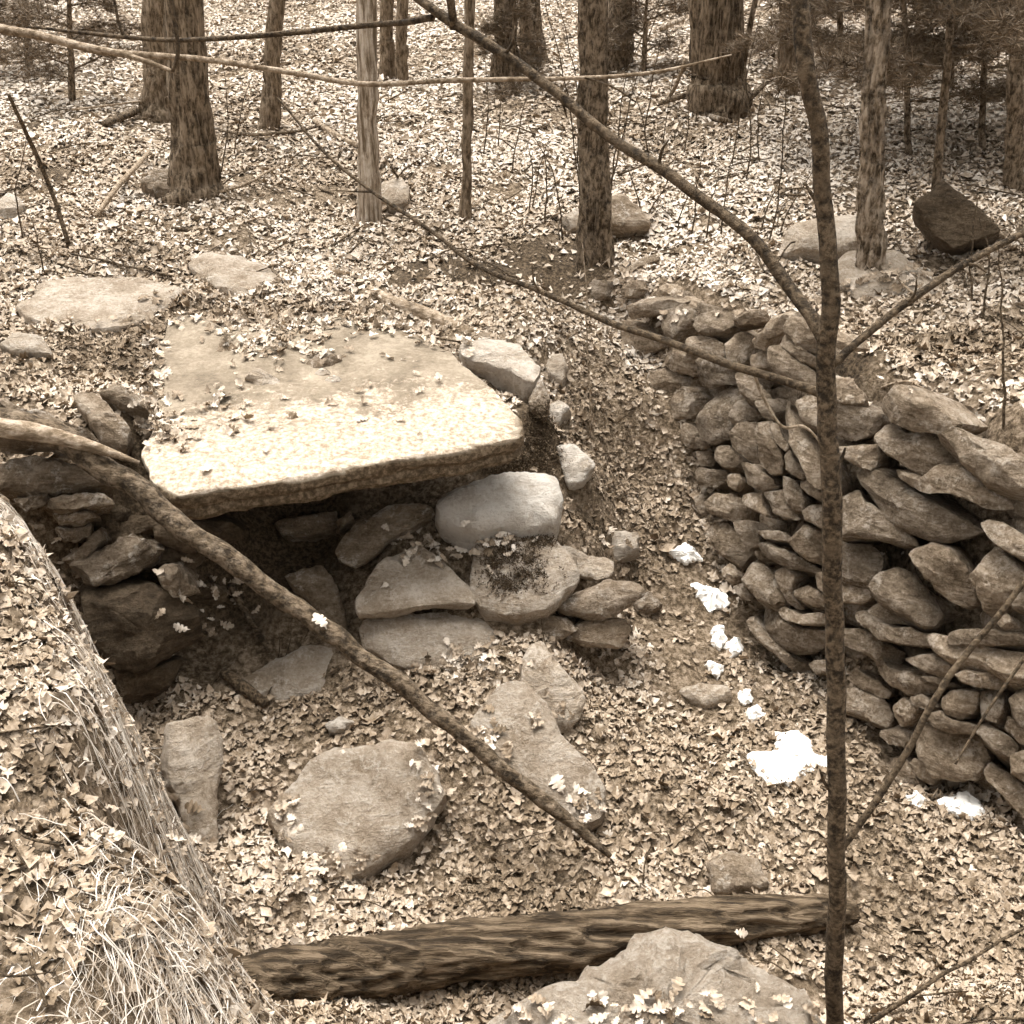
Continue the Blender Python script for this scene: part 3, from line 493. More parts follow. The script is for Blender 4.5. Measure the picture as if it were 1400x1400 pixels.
gstone('rock', 'pale egg shaped stone right of the dark mossy hollow', VM((1120,900),(1180,882),(1262,948),(1280,982),(1232,1045),(1170,1055),(1148,980)), .09, 38, .13, 'white', N=40)
gstone('flat_rock', 'broad flat grey outcrop at upper left behind the roof slab', VL((90,300),(200,208),(350,186),(620,192),(770,230),(725,295),(620,355),(500,385),(400,405),(330,375),(180,370),(105,335)), .05, 10, .15, 'grey', N=72, facets=0, foot=.93)
gstone('flat_rock', 'pale tongue shaped slab with a rounded end above the roof slab', VL((800,130),(880,78),(1000,98),(1130,138),(1175,190),(1145,252),(1060,268),(980,242),(870,182)), .08, 12, .1, 'grey', N=56, facets=0, foot=.95)
gstone('flat_rock', 'small grey outcrop in leaves at the left edge', VL((0,475),(60,422),(130,422),(225,470),(205,505),(80,505)), .05, 14, .1, 'grey', N=56)
gstone('pebble', 'small wedge of pale stone among leaves behind the roof slab', VL((1082,420),(1130,386),(1168,398),(1158,438),(1100,438)), .07, 25, .08, 'pale', N=48)
gstone('rock', 'loaf shaped stone lying on the roof slab', VL((1040,600),(1090,572),(1180,618),(1205,650),(1172,675),(1108,652)), .1, 25, .06, 'grey', dep=4.52, N=36, facets=1, foot=None)
gstone('rock', 'small brown upright stone at the back of the roof slab', VL((912,522),(950,428),(1002,470),(1008,522),(960,545)), .1, 45, .08, 'brown', dep=4.9, N=32, foot=None)
gstone('rock', 'flattish brown stone on the upper middle of the roof slab', [(418,498),(432,486),(455,482),(466,490),(450,503),(430,506)], .1, 25, .05, 'brown', dep=4.72, N=30, foot=None)
gstone('pebble', 'pale round pebble beside the flattish brown stone on the slab', [(428,512),(440,505),(452,509),(450,519),(434,521)], .1, 30, .04, 'pale', dep=4.62, N=32, foot=None)
gstone('pebble', 'second pale pebble nearer the slab middle', [(443,520),(456,514),(468,519),(464,529),(448,530)], .1, 30, .04, 'pale', dep=4.55, N=32, foot=None)
gstone('rock', 'dark split stone in leaves left of the roof slab', VL((425,662),(500,642),(590,688),(628,742),(540,725),(450,695)), .08, 28, .1, 'brown', N=56)
gstone('rock', 'brown chunky stone behind the upper end of the fallen pole', VL((300,660),(370,645),(430,690),(500,765),(555,830),(535,905),(440,875),(385,800)), .08, 32, .14, 'brown', N=44)
gstone('rock', 'rounded stone beside the foot of the bare pale snag', [(514,268),(524,246),(545,240),(560,255),(558,276),(532,280)], .12, 30, .2, 'grey', N=48)
gstone('rock', 'triangular brown rock right behind the mid trunk', [(826,302),(834,266),(850,262),(875,284),(888,306),(850,310)], .14, 40, .25, 'brown', N=56)
gstone('rock', 'low grey rock peeking out left of the mid trunk', [(765,303),(788,284),(804,290),(806,310),(775,315)], .08, 35, .2, 'grey', N=48)
gstone('boulder', 'long low grey boulder behind the slim sapling stem', [(1066,337),(1080,312),(1105,298),(1150,290),(1185,288),(1195,332),(1140,342)], .16, 32, .3, 'grey', N=48, facets=5)
gstone('boulder', 'low pale humped boulder at the foot of the flaking trunk', [(1130,385),(1145,358),(1165,342),(1200,338),(1232,350),(1285,388),(1275,405),(1180,405)], .05, 18, .3, 'grey', N=56, foot=.6, dome=.05)
gstone('boulder', 'dark angular boulder behind the thin dark pine stem', [(1246,276),(1262,266),(1288,243),(1302,256),(1372,314),(1350,324),(1300,338),(1280,322)], .28, 58, .3, 'dark', N=90, facets=1, dome=.015, scale=1.0, pw=8)
gstone('rock', 'brown rounded rock against the foot of the thick furrowed trunk', [(192,247),(213,231),(236,235),(244,268),(215,265)], .12, 40, .2, 'brown', N=48)
gstone('rock', 'pale stone in leaves at the far left edge', [(-6,278),(12,264),(32,274),(24,292),(-4,294)], .08, 30, .15, 'pale', N=48)

# ------------------------------------------------------------------ wood: tubes
def smooth_path(P, R, n):
    P = np.asarray(P, float); R = np.asarray(R, float); m = len(P)
    if m == 2: P = np.array([P[0], (P[0]+P[1])/2, P[1]]); R = np.array([R[0], (R[0]+R[1])/2, R[1]]); m = 3
    ext = np.concatenate([[2*P[0]-P[1]], P, [2*P[-1]-P[-2]]]); out = []; ro = []
    for i in range(m-1):
        p0, p1, p2, p3 = ext[i], ext[i+1], ext[i+2], ext[i+3]
        for t in np.linspace(0, 1, n, endpoint=False):
            out.append(.5*((2*p1)+(-p0+p2)*t+(2*p0-5*p1+4*p2-p3)*t*t+(-p0+3*p1-3*p2+p3)*t**3)); ro.append(R[i]*(1-t)+R[i+1]*t)
    out.append(P[-1]); ro.append(R[-1]); return np.array(out), np.array(ro)
def tube_geo(P, R, segs_=10, n=6, wob=.0, amp=.0, seed=0, ridge=0, off=0, fz=2.0, fr=24, fv=None):
    P, R = smooth_path(P, R, n)
    if wob: P = P + np.stack([fbm(P*7+seed, seed+k, 3) for k in range(3)], -1)*wob*(np.minimum(1, np.arange(len(P))/3.)[:, None])
    tg = np.gradient(P, axis=0); tg /= np.linalg.norm(tg, axis=1, keepdims=True)
    u = np.cross(tg[0], [0, 0, 1.0]);
    if np.linalg.norm(u) < .1: u = np.cross(tg[0], [0, 1.0, 0])
    u = V(u); fr_ = []
    for t in tg: u = V(u-(u@t)*t); fr_.append((u, np.cross(t, u)))
    a = np.arange(segs_)*2*np.pi/segs_
    ring = np.array([[f[0]*math.cos(x)+f[1]*math.sin(x) for x in a] for f in fr_])
    co = P[:, None]+ring*R[:, None, None]
    if amp:
        q = co*np.array([fr, fr, fz] if fv is None else fv); d = fbm(q, seed, 3); 
        if ridge: d = (.6-np.abs(d)*5)*.75
        co = co + ring*(d*amp)[..., None]*R[:, None, None]
    m = len(P); co = co.reshape(-1, 3); i = np.arange(segs_); j = (i+1) % segs_
    qd = np.concatenate([np.stack([k*segs_+i, k*segs_+j, (k+1)*segs_+j, (k+1)*segs_+i], -1) for k in range(m-1)])
    co = np.concatenate([co, [P[0], P[-1]]]); e0 = np.stack([np.full(segs_, m*segs_), j, i], -1); e1 = np.stack([np.full(segs_, m*segs_+1), (m-1)*segs_+i, (m-1)*segs_+j], -1)
    return co, qd+off, np.concatenate([e0, e1])+off
def tube(name, P, R, mat, parent=None, loc=None, **kw):
    tags = {k: kw.pop(k) for k in list(kw) if k in ('label', 'category', 'group', 'kind')}
    co, qd, tr = tube_geo(P, R, **kw); o = np.asarray(P[0], float) if loc is None else np.asarray(loc, float)
    return link(name, mesh_np(name, co-o, [qd, tr], 0, None, True), M[mat], parent, o, **tags)
def multi(name, tubes, mat, parent, loc, **kw):
    cs, qs, ts = [], [], []; off = 0
    for P, R in tubes:
        c, q, t = tube_geo(P, R, off=off, **kw); cs.append(c); qs.append(q); ts.append(t); off += len(c)
    return link(name, mesh_np(name, np.concatenate(cs)-np.asarray(loc), [np.concatenate(qs), np.concatenate(ts)], 0, None, True), M[mat], parent, loc)

# ---- standing trees
def tree(name, label, bx, by, tx, w0, w1, mat, height=7.5, flare=1.7, bent=None, amp=.24, segs_=28, cat='tree', crown=True, group=None, fr=24):
    base = gpt(bx, by); d = np.linalg.norm(base-CAM); y = base[1]
    top = at_y(tx, 0, y + (0 if bent is None else bent)); r0 = w0/2*d/FP; r1 = w1/2*np.linalg.norm(top-CAM)/FP
    dirv = (top-base)/(top[2]-base[2]); hz = top[2]-base[2]; end = base + dirv*height; sd_ = int(bx+by)
    base = base-np.array([0, 0, .12]); r = empty(name, base, label, cat, group)
    P = [base, base+dirv*.2, base+dirv*.45, base+dirv*hz*.5, top, (top+end)/2+np.array([.1, .05, 0]), end]; R = [r0*flare, r0*1.2, r0*1.02, (r0+r1)/2, r1, r1*.75, r1*.35]
    tube('trunk', P, R, mat, r, segs_=segs_, n=9, amp=amp, ridge=1, seed=sd_, wob=.02, fr=fr)
    if crown:
        rr = np.random.default_rng(sd_); tb = []
        for k in range(7):
            f = rr.uniform(.45, .95); s = base+dirv*height*f; a = rr.uniform(0, 6.28); L = rr.uniform(.8, 2.0)*(1.2-f); dd = np.array([math.cos(a), math.sin(a), .8])
            tb.append(([s, s+dd*L*.5, s+dd*L+np.array([0, 0, .3*L])], [r1*.3, r1*.2, r1*.06]))
        multi('crown', tb, mat, r, base, segs_=6, n=3)
    return r
tree('bare_tree', 'thick dark furrowed trunk at upper left with flaring roots', 268, 268, 250, 52, 46, 'bark', flare=1.9)
tree('bare_tree', 'straight trunk half hidden behind the thick furrowed trunk', 220, 150, 217, 40, 38, 'bark_mid')
tree('bare_tree', 'slim leaning trunk right of the thick furrowed trunk', 363, 180, 379, 22, 20, 'bark_mid', flare=1.3)
tree('dead_snag', 'bare pale barkless snag left of centre', 503, 303, 503, 27, 26, 'deadwood', flare=1.35, amp=.1, height=5, crown=False)
tree('bare_tree', 'thin tan trunk between the pale snag and the mid trunk', 636, 298, 644, 14, 14, 'bark_mid', flare=1.5, segs_=14)
tree('bare_tree', 'distant thin trunk just right of the pale snag top', 526, 105, 530, 18, 16, 'bark_mid', flare=1.2, segs_=14)
tree('bare_tree', 'distant thin forked trunk second right of the pale snag top', 548, 112, 550, 14, 14, 'bark_mid', flare=1.2, segs_=14)
tree('bare_tree', 'dark distant trunk left of the flared dark trunk at top centre', 692, 118, 690, 32, 30, 'bark_dark', flare=1.3)
tree('bare_tree', 'dark distant trunk with flared foot at top centre', 735, 96, 722, 30, 28, 'bark_dark', flare=1.9)
tree('bare_tree', 'dark mottled mid trunk standing at the far end of the wall', 815, 352, 812, 40, 36, 'bark_dark', flare=1.25)
tree('bare_tree', 'dark trunk just behind and right of the mid trunk', 845, 92, 850, 30, 30, 'bark_dark', flare=1.3)
tree('bare_tree', 'massive far trunk with ridged bark at upper right of centre', 985, 158, 978, 66, 66, 'bark', flare=1.35, amp=.16, segs_=44)
tree('bare_tree', 'slim far trunk right of the massive ridged trunk', 1080, 124, 1078, 22, 22, 'bark_mid', flare=1.5, segs_=14)
tree('dead_snag', 'shaggy trunk with flaking patchy bark at upper right', 1193, 382, 1202, 32, 28, 'bark_patchy', flare=1.7, amp=.35, height=6, crown=False, fr=40)
tree('bare_tree', 'thin stem leaning against the massive ridged trunk', 1003, 150, 1034, 9, 7, 'bark_mid', flare=1.2, segs_=10, crown=False, height=4)
tree('bare_tree', 'dark far trunk at the right picture edge', 1394, 262, 1392, 20, 18, 'bark_dark', flare=1.3)
# ---- the foreground sapling
sb = np.array([.83, 1.80, float(H(np.array(.83), np.array(1.80)))-.06])
sp = empty('sapling', sb, 'slim dark sapling standing across the right foreground with spreading branches', 'tree')
def Y(px, py, y): return at_y(px, py, y)
tube('trunk', [sb, Y(1142, 1395, 1.82), Y(1145, 1150, 1.84), Y(1143, 900, 1.86), Y(1138, 700, 1.86), Y(1131, 500, 1.88), Y(1128, 330, 1.89), Y(1115, 180, 1.9), Y(1098, 60, 1.9), Y(1086, -60, 1.92), Y(1050, -400, 1.96), Y(1040, -900, 2.0)],
     [.024, .0218, .0204, .0195, .019, .017, .0155, .0145, .014, .0135, .011, .005], 'sapling', sp, segs_=18, n=10, amp=.12, fz=5, fr=26, wob=.012, seed=3)
def br(pl, rad, mat='twig', parent=sp, name='branch', sub=None, wob=.006):
    o = tube(name, [Y(*p) for p in pl], rad, mat, parent, segs_=10, n=7, wob=wob, seed=int(pl[0][0]), amp=.12, fr=60, fz=60); return o
def subtube(parent_obj, name, pl, rad, mat='twig'):
    P = [Y(*p) for p in pl]; co, qd, tr = tube_geo(P, rad, segs_=7, n=5, wob=.004, seed=int(pl[0][0]))
    root = parent_obj.parent.location + parent_obj.location if parent_obj.parent else parent_obj.location
    o = bpy.data.objects.new(name, mesh_np(name, co-P[0], [qd, tr], 0, None, True)); o.data.materials.append(M[mat]); COL.objects.link(o); o.parent = parent_obj; o.location = Vector(P[0])-Vector(root); return o
mb1 = br([(1128,468,1.88),(1105,430,1.92),(1075,388,1.97),(1030,328,2.02),(975,282,2.08),(900,228,2.14),(830,185,2.2),(760,127,2.26),(690,75,2.32),(620,30,2.38),(565,-8,2.42),(420,-120,2.55)], [.013,.0125,.012,.0115,.0115,.011,.0105,.010,.0105,.0105,.009,.004])
subtube(mb1, 'twig', [(592,24,2.4),(560,30,2.44),(480,37,2.5),(400,44,2.56),(310,52,2.62),(240,55,2.66),(170,50,2.7),(90,42,2.76),(40,37,2.8)], [.007,.0065,.006,.006,.0055,.0055,.005,.004,.003])
subtube(mb1, 'twig', [(620,38,2.38),(617,10,2.36),(610,-40,2.34),(600,-120,2.32)], [.009,.0085,.008,.005])
subtube(mb1, 'twig', [(170,52,2.7),(160,20,2.7),(152,-30,2.7)], [.004,.0035,.003])
b2 = br([(1128,540,1.88),(1080,524,1.93),(1000,497,2.0),(900,462,2.08),(830,438,2.14),(740,400,2.22),(650,362,2.3),(580,308,2.38),(510,262,2.46),(440,205,2.54),(380,133,2.6)], [.0095,.0085,.008,.0072,.0068,.0058,.005,.0045,.004,.0035,.002])
b3 = br([(1138,498,1.88),(1170,468,1.9),(1240,415,1.93),(1320,360,1.97),(1400,318,2.0),(1500,250,2.05)], [.0085,.0075,.0072,.007,.0065,.005])
b4 = br([(1150,1160,1.84),(1178,1122,1.86),(1230,1045,1.9),(1280,955,1.93),(1330,885,1.97),(1400,795,2.0),(1500,660,2.08)], [.0085,.008,.0078,.0072,.0068,.006,.004])
subtube(b2, 'twig', [(1030,508,1.98),(1045,545,1.97),(1070,583,1.95),(1100,583,1.93),(1127,608,1.91)], [.003,.003,.003,.003,.002], 'twig_pale')
b5 = br([(1306,1045,2.3),(1340,990,2.34),(1400,900,2.4),(1480,800,2.5)], [.003,.004,.005,.006])
trk = [c for c in sp.children if c.name.startswith('trunk')][0]
for pl in ([(1140,1085,1.85),(1128,1070,1.84),(1120,1052,1.83)], [(1146,880,1.86),(1156,868,1.86)], [(1138,640,1.87),(1150,628,1.88),(1156,612,1.88)], [(1124,280,1.9),(1112,268,1.9),(1100,248,1.91)], [(1131,420,1.89),(1142,410,1.9)]):
    subtube(trk, 'stub', pl, list(np.linspace(.006, .002, len(pl))))
for pl in ([(900,228,2.14),(905,205,2.13),(915,190,2.12)], [(760,127,2.26),(770,140,2.25),(776,160,2.25)], [(690,75,2.32),(700,60,2.3),(705,35,2.3)]): subtube(mb1, 'twig', pl, [.004, .003, .0015])
for pl in ([(1240,415,1.93),(1250,400,1.92),(1252,380,1.92)], [(1320,360,1.97),(1335,362,1.96),(1350,372,1.96)]): subtube(b3, 'twig', pl, [.003, .0025, .0012])
for pl in ([(740,400,2.22),(730,385,2.22),(728,360,2.22)], [(510,262,2.46),(490,262,2.47),(455,260,2.48)]): subtube(b2, 'twig', pl, [.003, .0022, .001])
# overhanging branch from a young tree out of the picture at left
lt_b = np.array([-1.75, 2.6, float(H(np.array(-1.75), np.array(2.6)))-.06])
lt = empty('sapling', lt_b, 'long thin branch reaching in from a sapling beyond the upper left edge', 'tree')
tube('trunk', [lt_b, lt_b+[.02, 0, .8], lt_b+[-.02, 0, 1.8], lt_b+[.05, 0, 3.2]], [.024, .02, .017, .006], 'bark_mid', lt, segs_=12, n=6, amp=.1)
o1 = br([(-215,-8,2.6),(-60,25,2.58),(0,38,2.55),(60,50,2.53),(140,70,2.5),(200,76,2.48),(300,84,2.46),(400,100,2.44),(490,115,2.42),(600,112,2.4),(700,108,2.38),(800,106,2.36),(900,98,2.34),(1000,76,2.3)], [.012,.0105,.01,.009,.0085,.0065,.006,.0058,.0055,.005,.0046,.004,.0035,.0015], 'twig_pale', lt, wob=.004)
subtube(o1, 'twig', [(110,62,2.51),(170,75,2.48),(210,88,2.46),(236,98,2.44)], [.007,.0062,.005,.004], 'twig_pale')
subtube(o1, 'twig', [(236,98,2.44),(244,70,2.44),(240,30,2.44),(232,-20,2.44)], [.004,.0045,.004,.004])
subtube(o1, 'twig', [(800,106,2.36),(840,120,2.35),(870,140,2.34)], [.003,.002,.0015])

# ---- lying wood
def lying(name, label, pl, rad, mat, cat='stick', group=None, **kw):
    P = [p if len(p) == 3 and isinstance(p, np.ndarray) else gpt(p[0], p[1], p[2]) for p in pl]
    kw.setdefault('segs_', 10); kw.setdefault('n', 6); kw.setdefault('wob', .01); kw.setdefault('amp', .15)
    return tube(name, P, rad, mat, label=label, category=cat, group=group, seed=int(pl[0][0]*7) % 991 if not isinstance(pl[0], np.ndarray) else 5, **kw)
pole_px = [(-60,560,3.86),(0,575,3.84),(70,595,3.82),(150,645,3.82),(220,697,3.83),(300,757,3.84),(370,805,3.84),(440,858,3.84),(520,915,3.84),(600,977,3.83),(680,1047,3.83),(760,1108,3.83),(835,1172,3.83)]
P = [at_t(*p) for p in pole_px]
pole = lying('fallen_pole', 'long crooked dead pole slanting from the left wall down into the pit', P, [.05,.049,.047,.044,.041,.039,.037,.035,.033,.030,.028,.026,.010], 'stick', 'fallen branch', segs_=18, n=10, wob=.02, amp=.25, fr=14, fz=14)
lying('branch_piece', 'bark stripped branch lying along the top of the crooked pole', [at_t(-60, 573, 3.74), at_t(0, 585, 3.74), at_t(60, 596, 3.75), at_t(130, 612, 3.78), at_t(190, 632, 3.82)], [.035, .036, .03, .02, .006], 'drywood', 'fallen branch', segs_=12, amp=.2)
log_px = [(305,1362,.25),(335,1354,.23),(420,1335,.20),(520,1318,.17),(640,1299,.15),(760,1286,.14),(880,1273,.13),(1000,1259,.12),(1100,1250,.10),(1165,1243,.08)]
P = [at_z(px, py, z) for px, py, z in log_px]
log = tube('rotten_log', P, [.082, .088, .091, .092, .091, .088, .084, .076, .064, .04], 'log', label='thick rotten barkless log lying across the pit floor in front', category='log', segs_=56, n=18, amp=.2, ridge=1, fv=(1.3, 30, 30), wob=.02, seed=12)
lying('half_buried_log', 'pale half buried log in leaves right behind the roof slab', [(505,397,-.005),(540,415,.0),(590,433,.0),(645,458,-.005)], [.028,.04,.04,.03], 'drywood', 'log', segs_=14, amp=.2)
sticks = [('leaning dead stem at far left with a crook at its top', [(12,130,.9),(40,190,.6),(70,260,.3),(95,338,.02)], [.009,.012,.013,.014], 'twig'),
 ('pale straight stick left of the thick furrowed trunk', [(204,208,.1),(170,245,.06),(130,296,.02)], [.016,.018,.016], 'twig_pale'),
 ('dark thin stick in leaves above the broad flat outcrop', [(97,347,.03),(150,358,.03),(235,378,.03)], [.006,.008,.006], 'twig'),
 ('short log chunk in leaves at upper left', [(143,170,.04),(165,160,.06),(186,152,.05)], [.03,.035,.03], 'stick'),
 ('crossing thin stick left of the second trunk', [(98,150,.1),(170,142,.14),(245,130,.2)], [.008,.008,.006], 'twig_pale'),
 ('brown stick on leaves right of the leaning slim trunk', [(300,178,.05),(345,184,.04),(400,180,.05),(440,172,.05)], [.012,.014,.012,.008], 'stick'),
 ('pale fallen branch in leaves left of the pale snag', [(430,165,.03),(460,185,.04),(490,200,.03)], [.02,.024,.018], 'drywood'),
 ('thin crossed stick right of the thick trunk foot', [(300,262,.05),(340,250,.06),(385,222,.06)], [.008,.01,.006], 'twig_pale'),
 ('dark twig in leaves below the thick furrowed trunk', [(235,312,.02),(265,316,.02),(292,318,.02)], [.012,.014,.01], 'twig'),
 ('thin stick rising beside the snag foot', [(526,272,.03),(550,235,.2),(585,210,.3)], [.006,.005,.003], 'twig'),
 ('dark stick propped on the rounded stone by the snag', [(535,228,.3),(548,250,.15),(562,270,.03)], [.007,.008,.008], 'twig'),
 ('forked dead branch left of the massive ridged trunk', [(900,142,.03),(925,134,.1),(960,120,.2)], [.02,.022,.015], 'stick'),
 ('thin upright prong of dead wood left of the massive trunk', [(912,138,.05),(925,115,.2),(936,82,.4)], [.018,.016,.012], 'twig_pale'),
 ('bright fallen branch on the far slope at top', [(902,40,.05),(920,32,.1),(934,26,.1)], [.03,.03,.03], 'deadwood'),
 ('pale fallen branch right of the massive ridged trunk', [(1018,76,.1),(1042,66,.12),(1066,55,.1)], [.03,.028,.02], 'deadwood'),
 ('brown fallen branch leaning toward the slim far trunk', [(1012,146,.05),(1035,125,.15),(1060,98,.3)], [.025,.022,.018], 'stick'),
 ('short fallen stick below the massive ridged trunk', [(962,156,.03),(980,162,.05),(998,166,.03)], [.02,.022,.015], 'deadwood'),
 ('dark twig lying on the upper right of the roof slab', [(527,460,.06),(550,463,.07),(590,462,.06),(630,468,.06)], [.005,.007,.006,.004], 'twig'),
 ('brown stick in the leaves left of the fallen pole middle', [(315,800,.05),(340,845,.05),(370,890,.05)], [.016,.016,.012], 'stick'),
 ('broken bark piece below the brown stick in the pit', [(305,920,.04),(335,940,.05),(365,962,.04)], [.022,.026,.02], 'twig'),
 ('pale thin stick at the edge of the flaking trunk base', [(1265,412,.03),(1240,395,.05),(1225,380,.08)], [.006,.006,.004], 'twig_pale'),
 ('curved twig on leaves behind the right wall top', [(1205,530,.03),(1240,522,.06),(1270,535,.03)], [.006,.006,.004], 'twig_pale'),
 ('pale root like branch by the dark angular boulder', [(1268,268,.25),(1310,280,.2),(1350,305,.1),(1380,330,.03)], [.008,.012,.012,.01], 'twig_pale'),
 ('thin bare stem on leaves at the lower right corner', [(1190,1398,.06),(1260,1350,.1),(1330,1310,.15),(1405,1265,.25)], [.006,.006,.005,.004], 'twig')]
for lab, pl, rad, mt in sticks: lying('fallen_stick' if 'log' not in lab else 'log_piece', lab, pl, rad, mt, 'stick' if 'log' not in lab else 'log')
tw = tube('curled_twig', [at_y(514, 470, 5.04), at_y(505, 480, 4.98), at_y(503, 487, 4.95), at_y(510, 495, 4.9)], [.006, .008, .008, .005], 'deadwood', label='short curled white twig lying on the roof slab', category='twig', segs_=8, n=6)

# ---- thin understorey stems
def shrub(label, stems, name='shrub', mat='twig', group=None):
    b0 = gpt(stems[0][0][0], stems[0][0][1]); r = empty(name, b0, label, 'shrub', group)
    for st in stems:
        bb = gpt(st[0][0], st[0][1]); P = [bb-np.array([0, 0, .03])]+[at_y(px, py, bb[1]+.04*i) for i, (px, py) in enumerate(st[1:], 1)]
        w = np.linspace(.006, .002, len(P)) if bb[1] > 5 else np.linspace(.006, .002, len(P))
        tube('stem', P, w, mat, r, segs_=6, n=5, wob=.025, seed=int(st[0][0]))
shrub('tall leaning stems just left of the mid trunk', [[(795,345),(790,250),(775,130),(745,0)],[(796,348),(792,240),(790,120),(758,-10)],[(770,330),(765,270),(745,210),(720,170)]])
shrub('tall leaning stems just right of the mid trunk', [[(832,275),(850,180),(885,60),(908,-10)],[(830,282),(842,200),(858,100),(905,-10)],[(880,310),(870,260),(850,215)]])
shrub('cluster of hair thin twigs on the slope right of the mid trunk', [[(925,320),(935,280),(960,230)],[(945,325),(952,270),(960,190)],[(965,330),(972,280),(985,235)],[(985,325),(990,270),(1005,200)],[(880,300),(905,260),(925,210)]])
shrub('hair thin twigs left of the slim sapling stem', [[(1060,330),(1078,290),(1120,220)],[(1050,335),(1065,260),(1075,130),(1072,60)],[(1040,320),(1050,280),(1070,240)]])
shrub('hair thin saplings between the thin tan trunk and the mid trunk', [[(722,300),(728,240),(720,190)],[(745,310),(748,240),(742,200)],[(726,290),(735,240),(752,190)]])
shrub('thin straight bare stem behind the right wall', [[(1374,585),(1372,500),(1368,420),(1362,330)],[(1371,450),(1378,440),(1385,432)]])
shrub('thin pale stem rising from the passage floor', [[(806,600),(806,530),(803,470),(800,380),(797,330)]], mat='twig_pale')
shrub('faint thin stems at far upper left', [[(200,40),(196,10),(194,-20)],[(270,250),(262,180),(250,120)],[(238,262),(240,200),(236,130)]])

shrub('hair thin stems behind the thick furrowed trunk', [[(300,240),(312,170),(305,90)],[(318,215),(330,150),(345,100)],[(285,262),(330,235),(388,222)]])
shrub('brushy thin stems right of the thin tan trunk', [[(660,215),(668,150),(662,80)],[(680,205),(684,150),(700,60)],[(700,240),(708,180),(722,120)]])
shrub('brushy thin stems between the massive trunk and the mid trunk', [[(880,190),(890,120),(905,40)],[(905,200),(912,150),(930,60)],[(935,215),(940,160),(950,110)],[(890,230),(880,170),(862,110)]])
shrub('thin stems in front of the massive ridged trunk', [[(1000,230),(1012,150),(1040,20)],[(1020,250),(1025,180),(1018,90)],[(1040,225),(1035,160),(1050,80)]])
shrub('thin stems below the pines at upper right', [[(1330,420),(1328,350),(1335,260)],[(1345,440),(1350,360),(1340,300)],[(1230,395),(1232,372),(1234,350)]])
shrub('thin stems at the far left edge', [[(30,330),(24,260),(35,190)],[(60,380),(52,330),(40,290)]])
rg = np.random.default_rng(55); tb = []
for _ in range(260):
    px, py = rg.uniform(-20, 1420), rg.uniform(30, 400); p = gpt(px, py, .015); a = rg.uniform(0, 3.14); L = rg.uniform(.12, .5)
    e = p+np.array([math.cos(a)*L, math.sin(a)*L, 0]); e[2] = float(H(e[0], e[1]))+rg.uniform(.01, .07); m_ = (p+e)/2+rg.normal(0, .03, 3); m_[2] = max(m_[2], float(H(m_[0], m_[1]))+.012)
    tb.append(([p, m_, e], [.006*rg.uniform(.5, 1.6), .005, .002]))
for _ in range(170):
    px, py = rg.uniform(-20, 1420), rg.uniform(400, 1400); p = gpt(px, py, .025); a = rg.uniform(0, 3.14); L = rg.uniform(.06, .26)
    e = p+np.array([math.cos(a)*L, math.sin(a)*L, 0]); e[2] = float(H(e[0], e[1]))+.03
    if abs(e[2]-p[2]) < .12: tb.append(([p, (p+e)/2+rg.normal(0, .012, 3)+[0, 0, .01], e], [.003*rg.uniform(.5, 1.5), .0025, .001]))
tw_o = multi('twig_litter', tb, 'twig', None, (0, 0, 0), segs_=5, n=3, wob=.01); tw_o['kind'] = 'stuff'; tw_o['label'] = 'fallen twigs strewn over the leaf covered slope and pit'; tw_o['category'] = 'twigs'
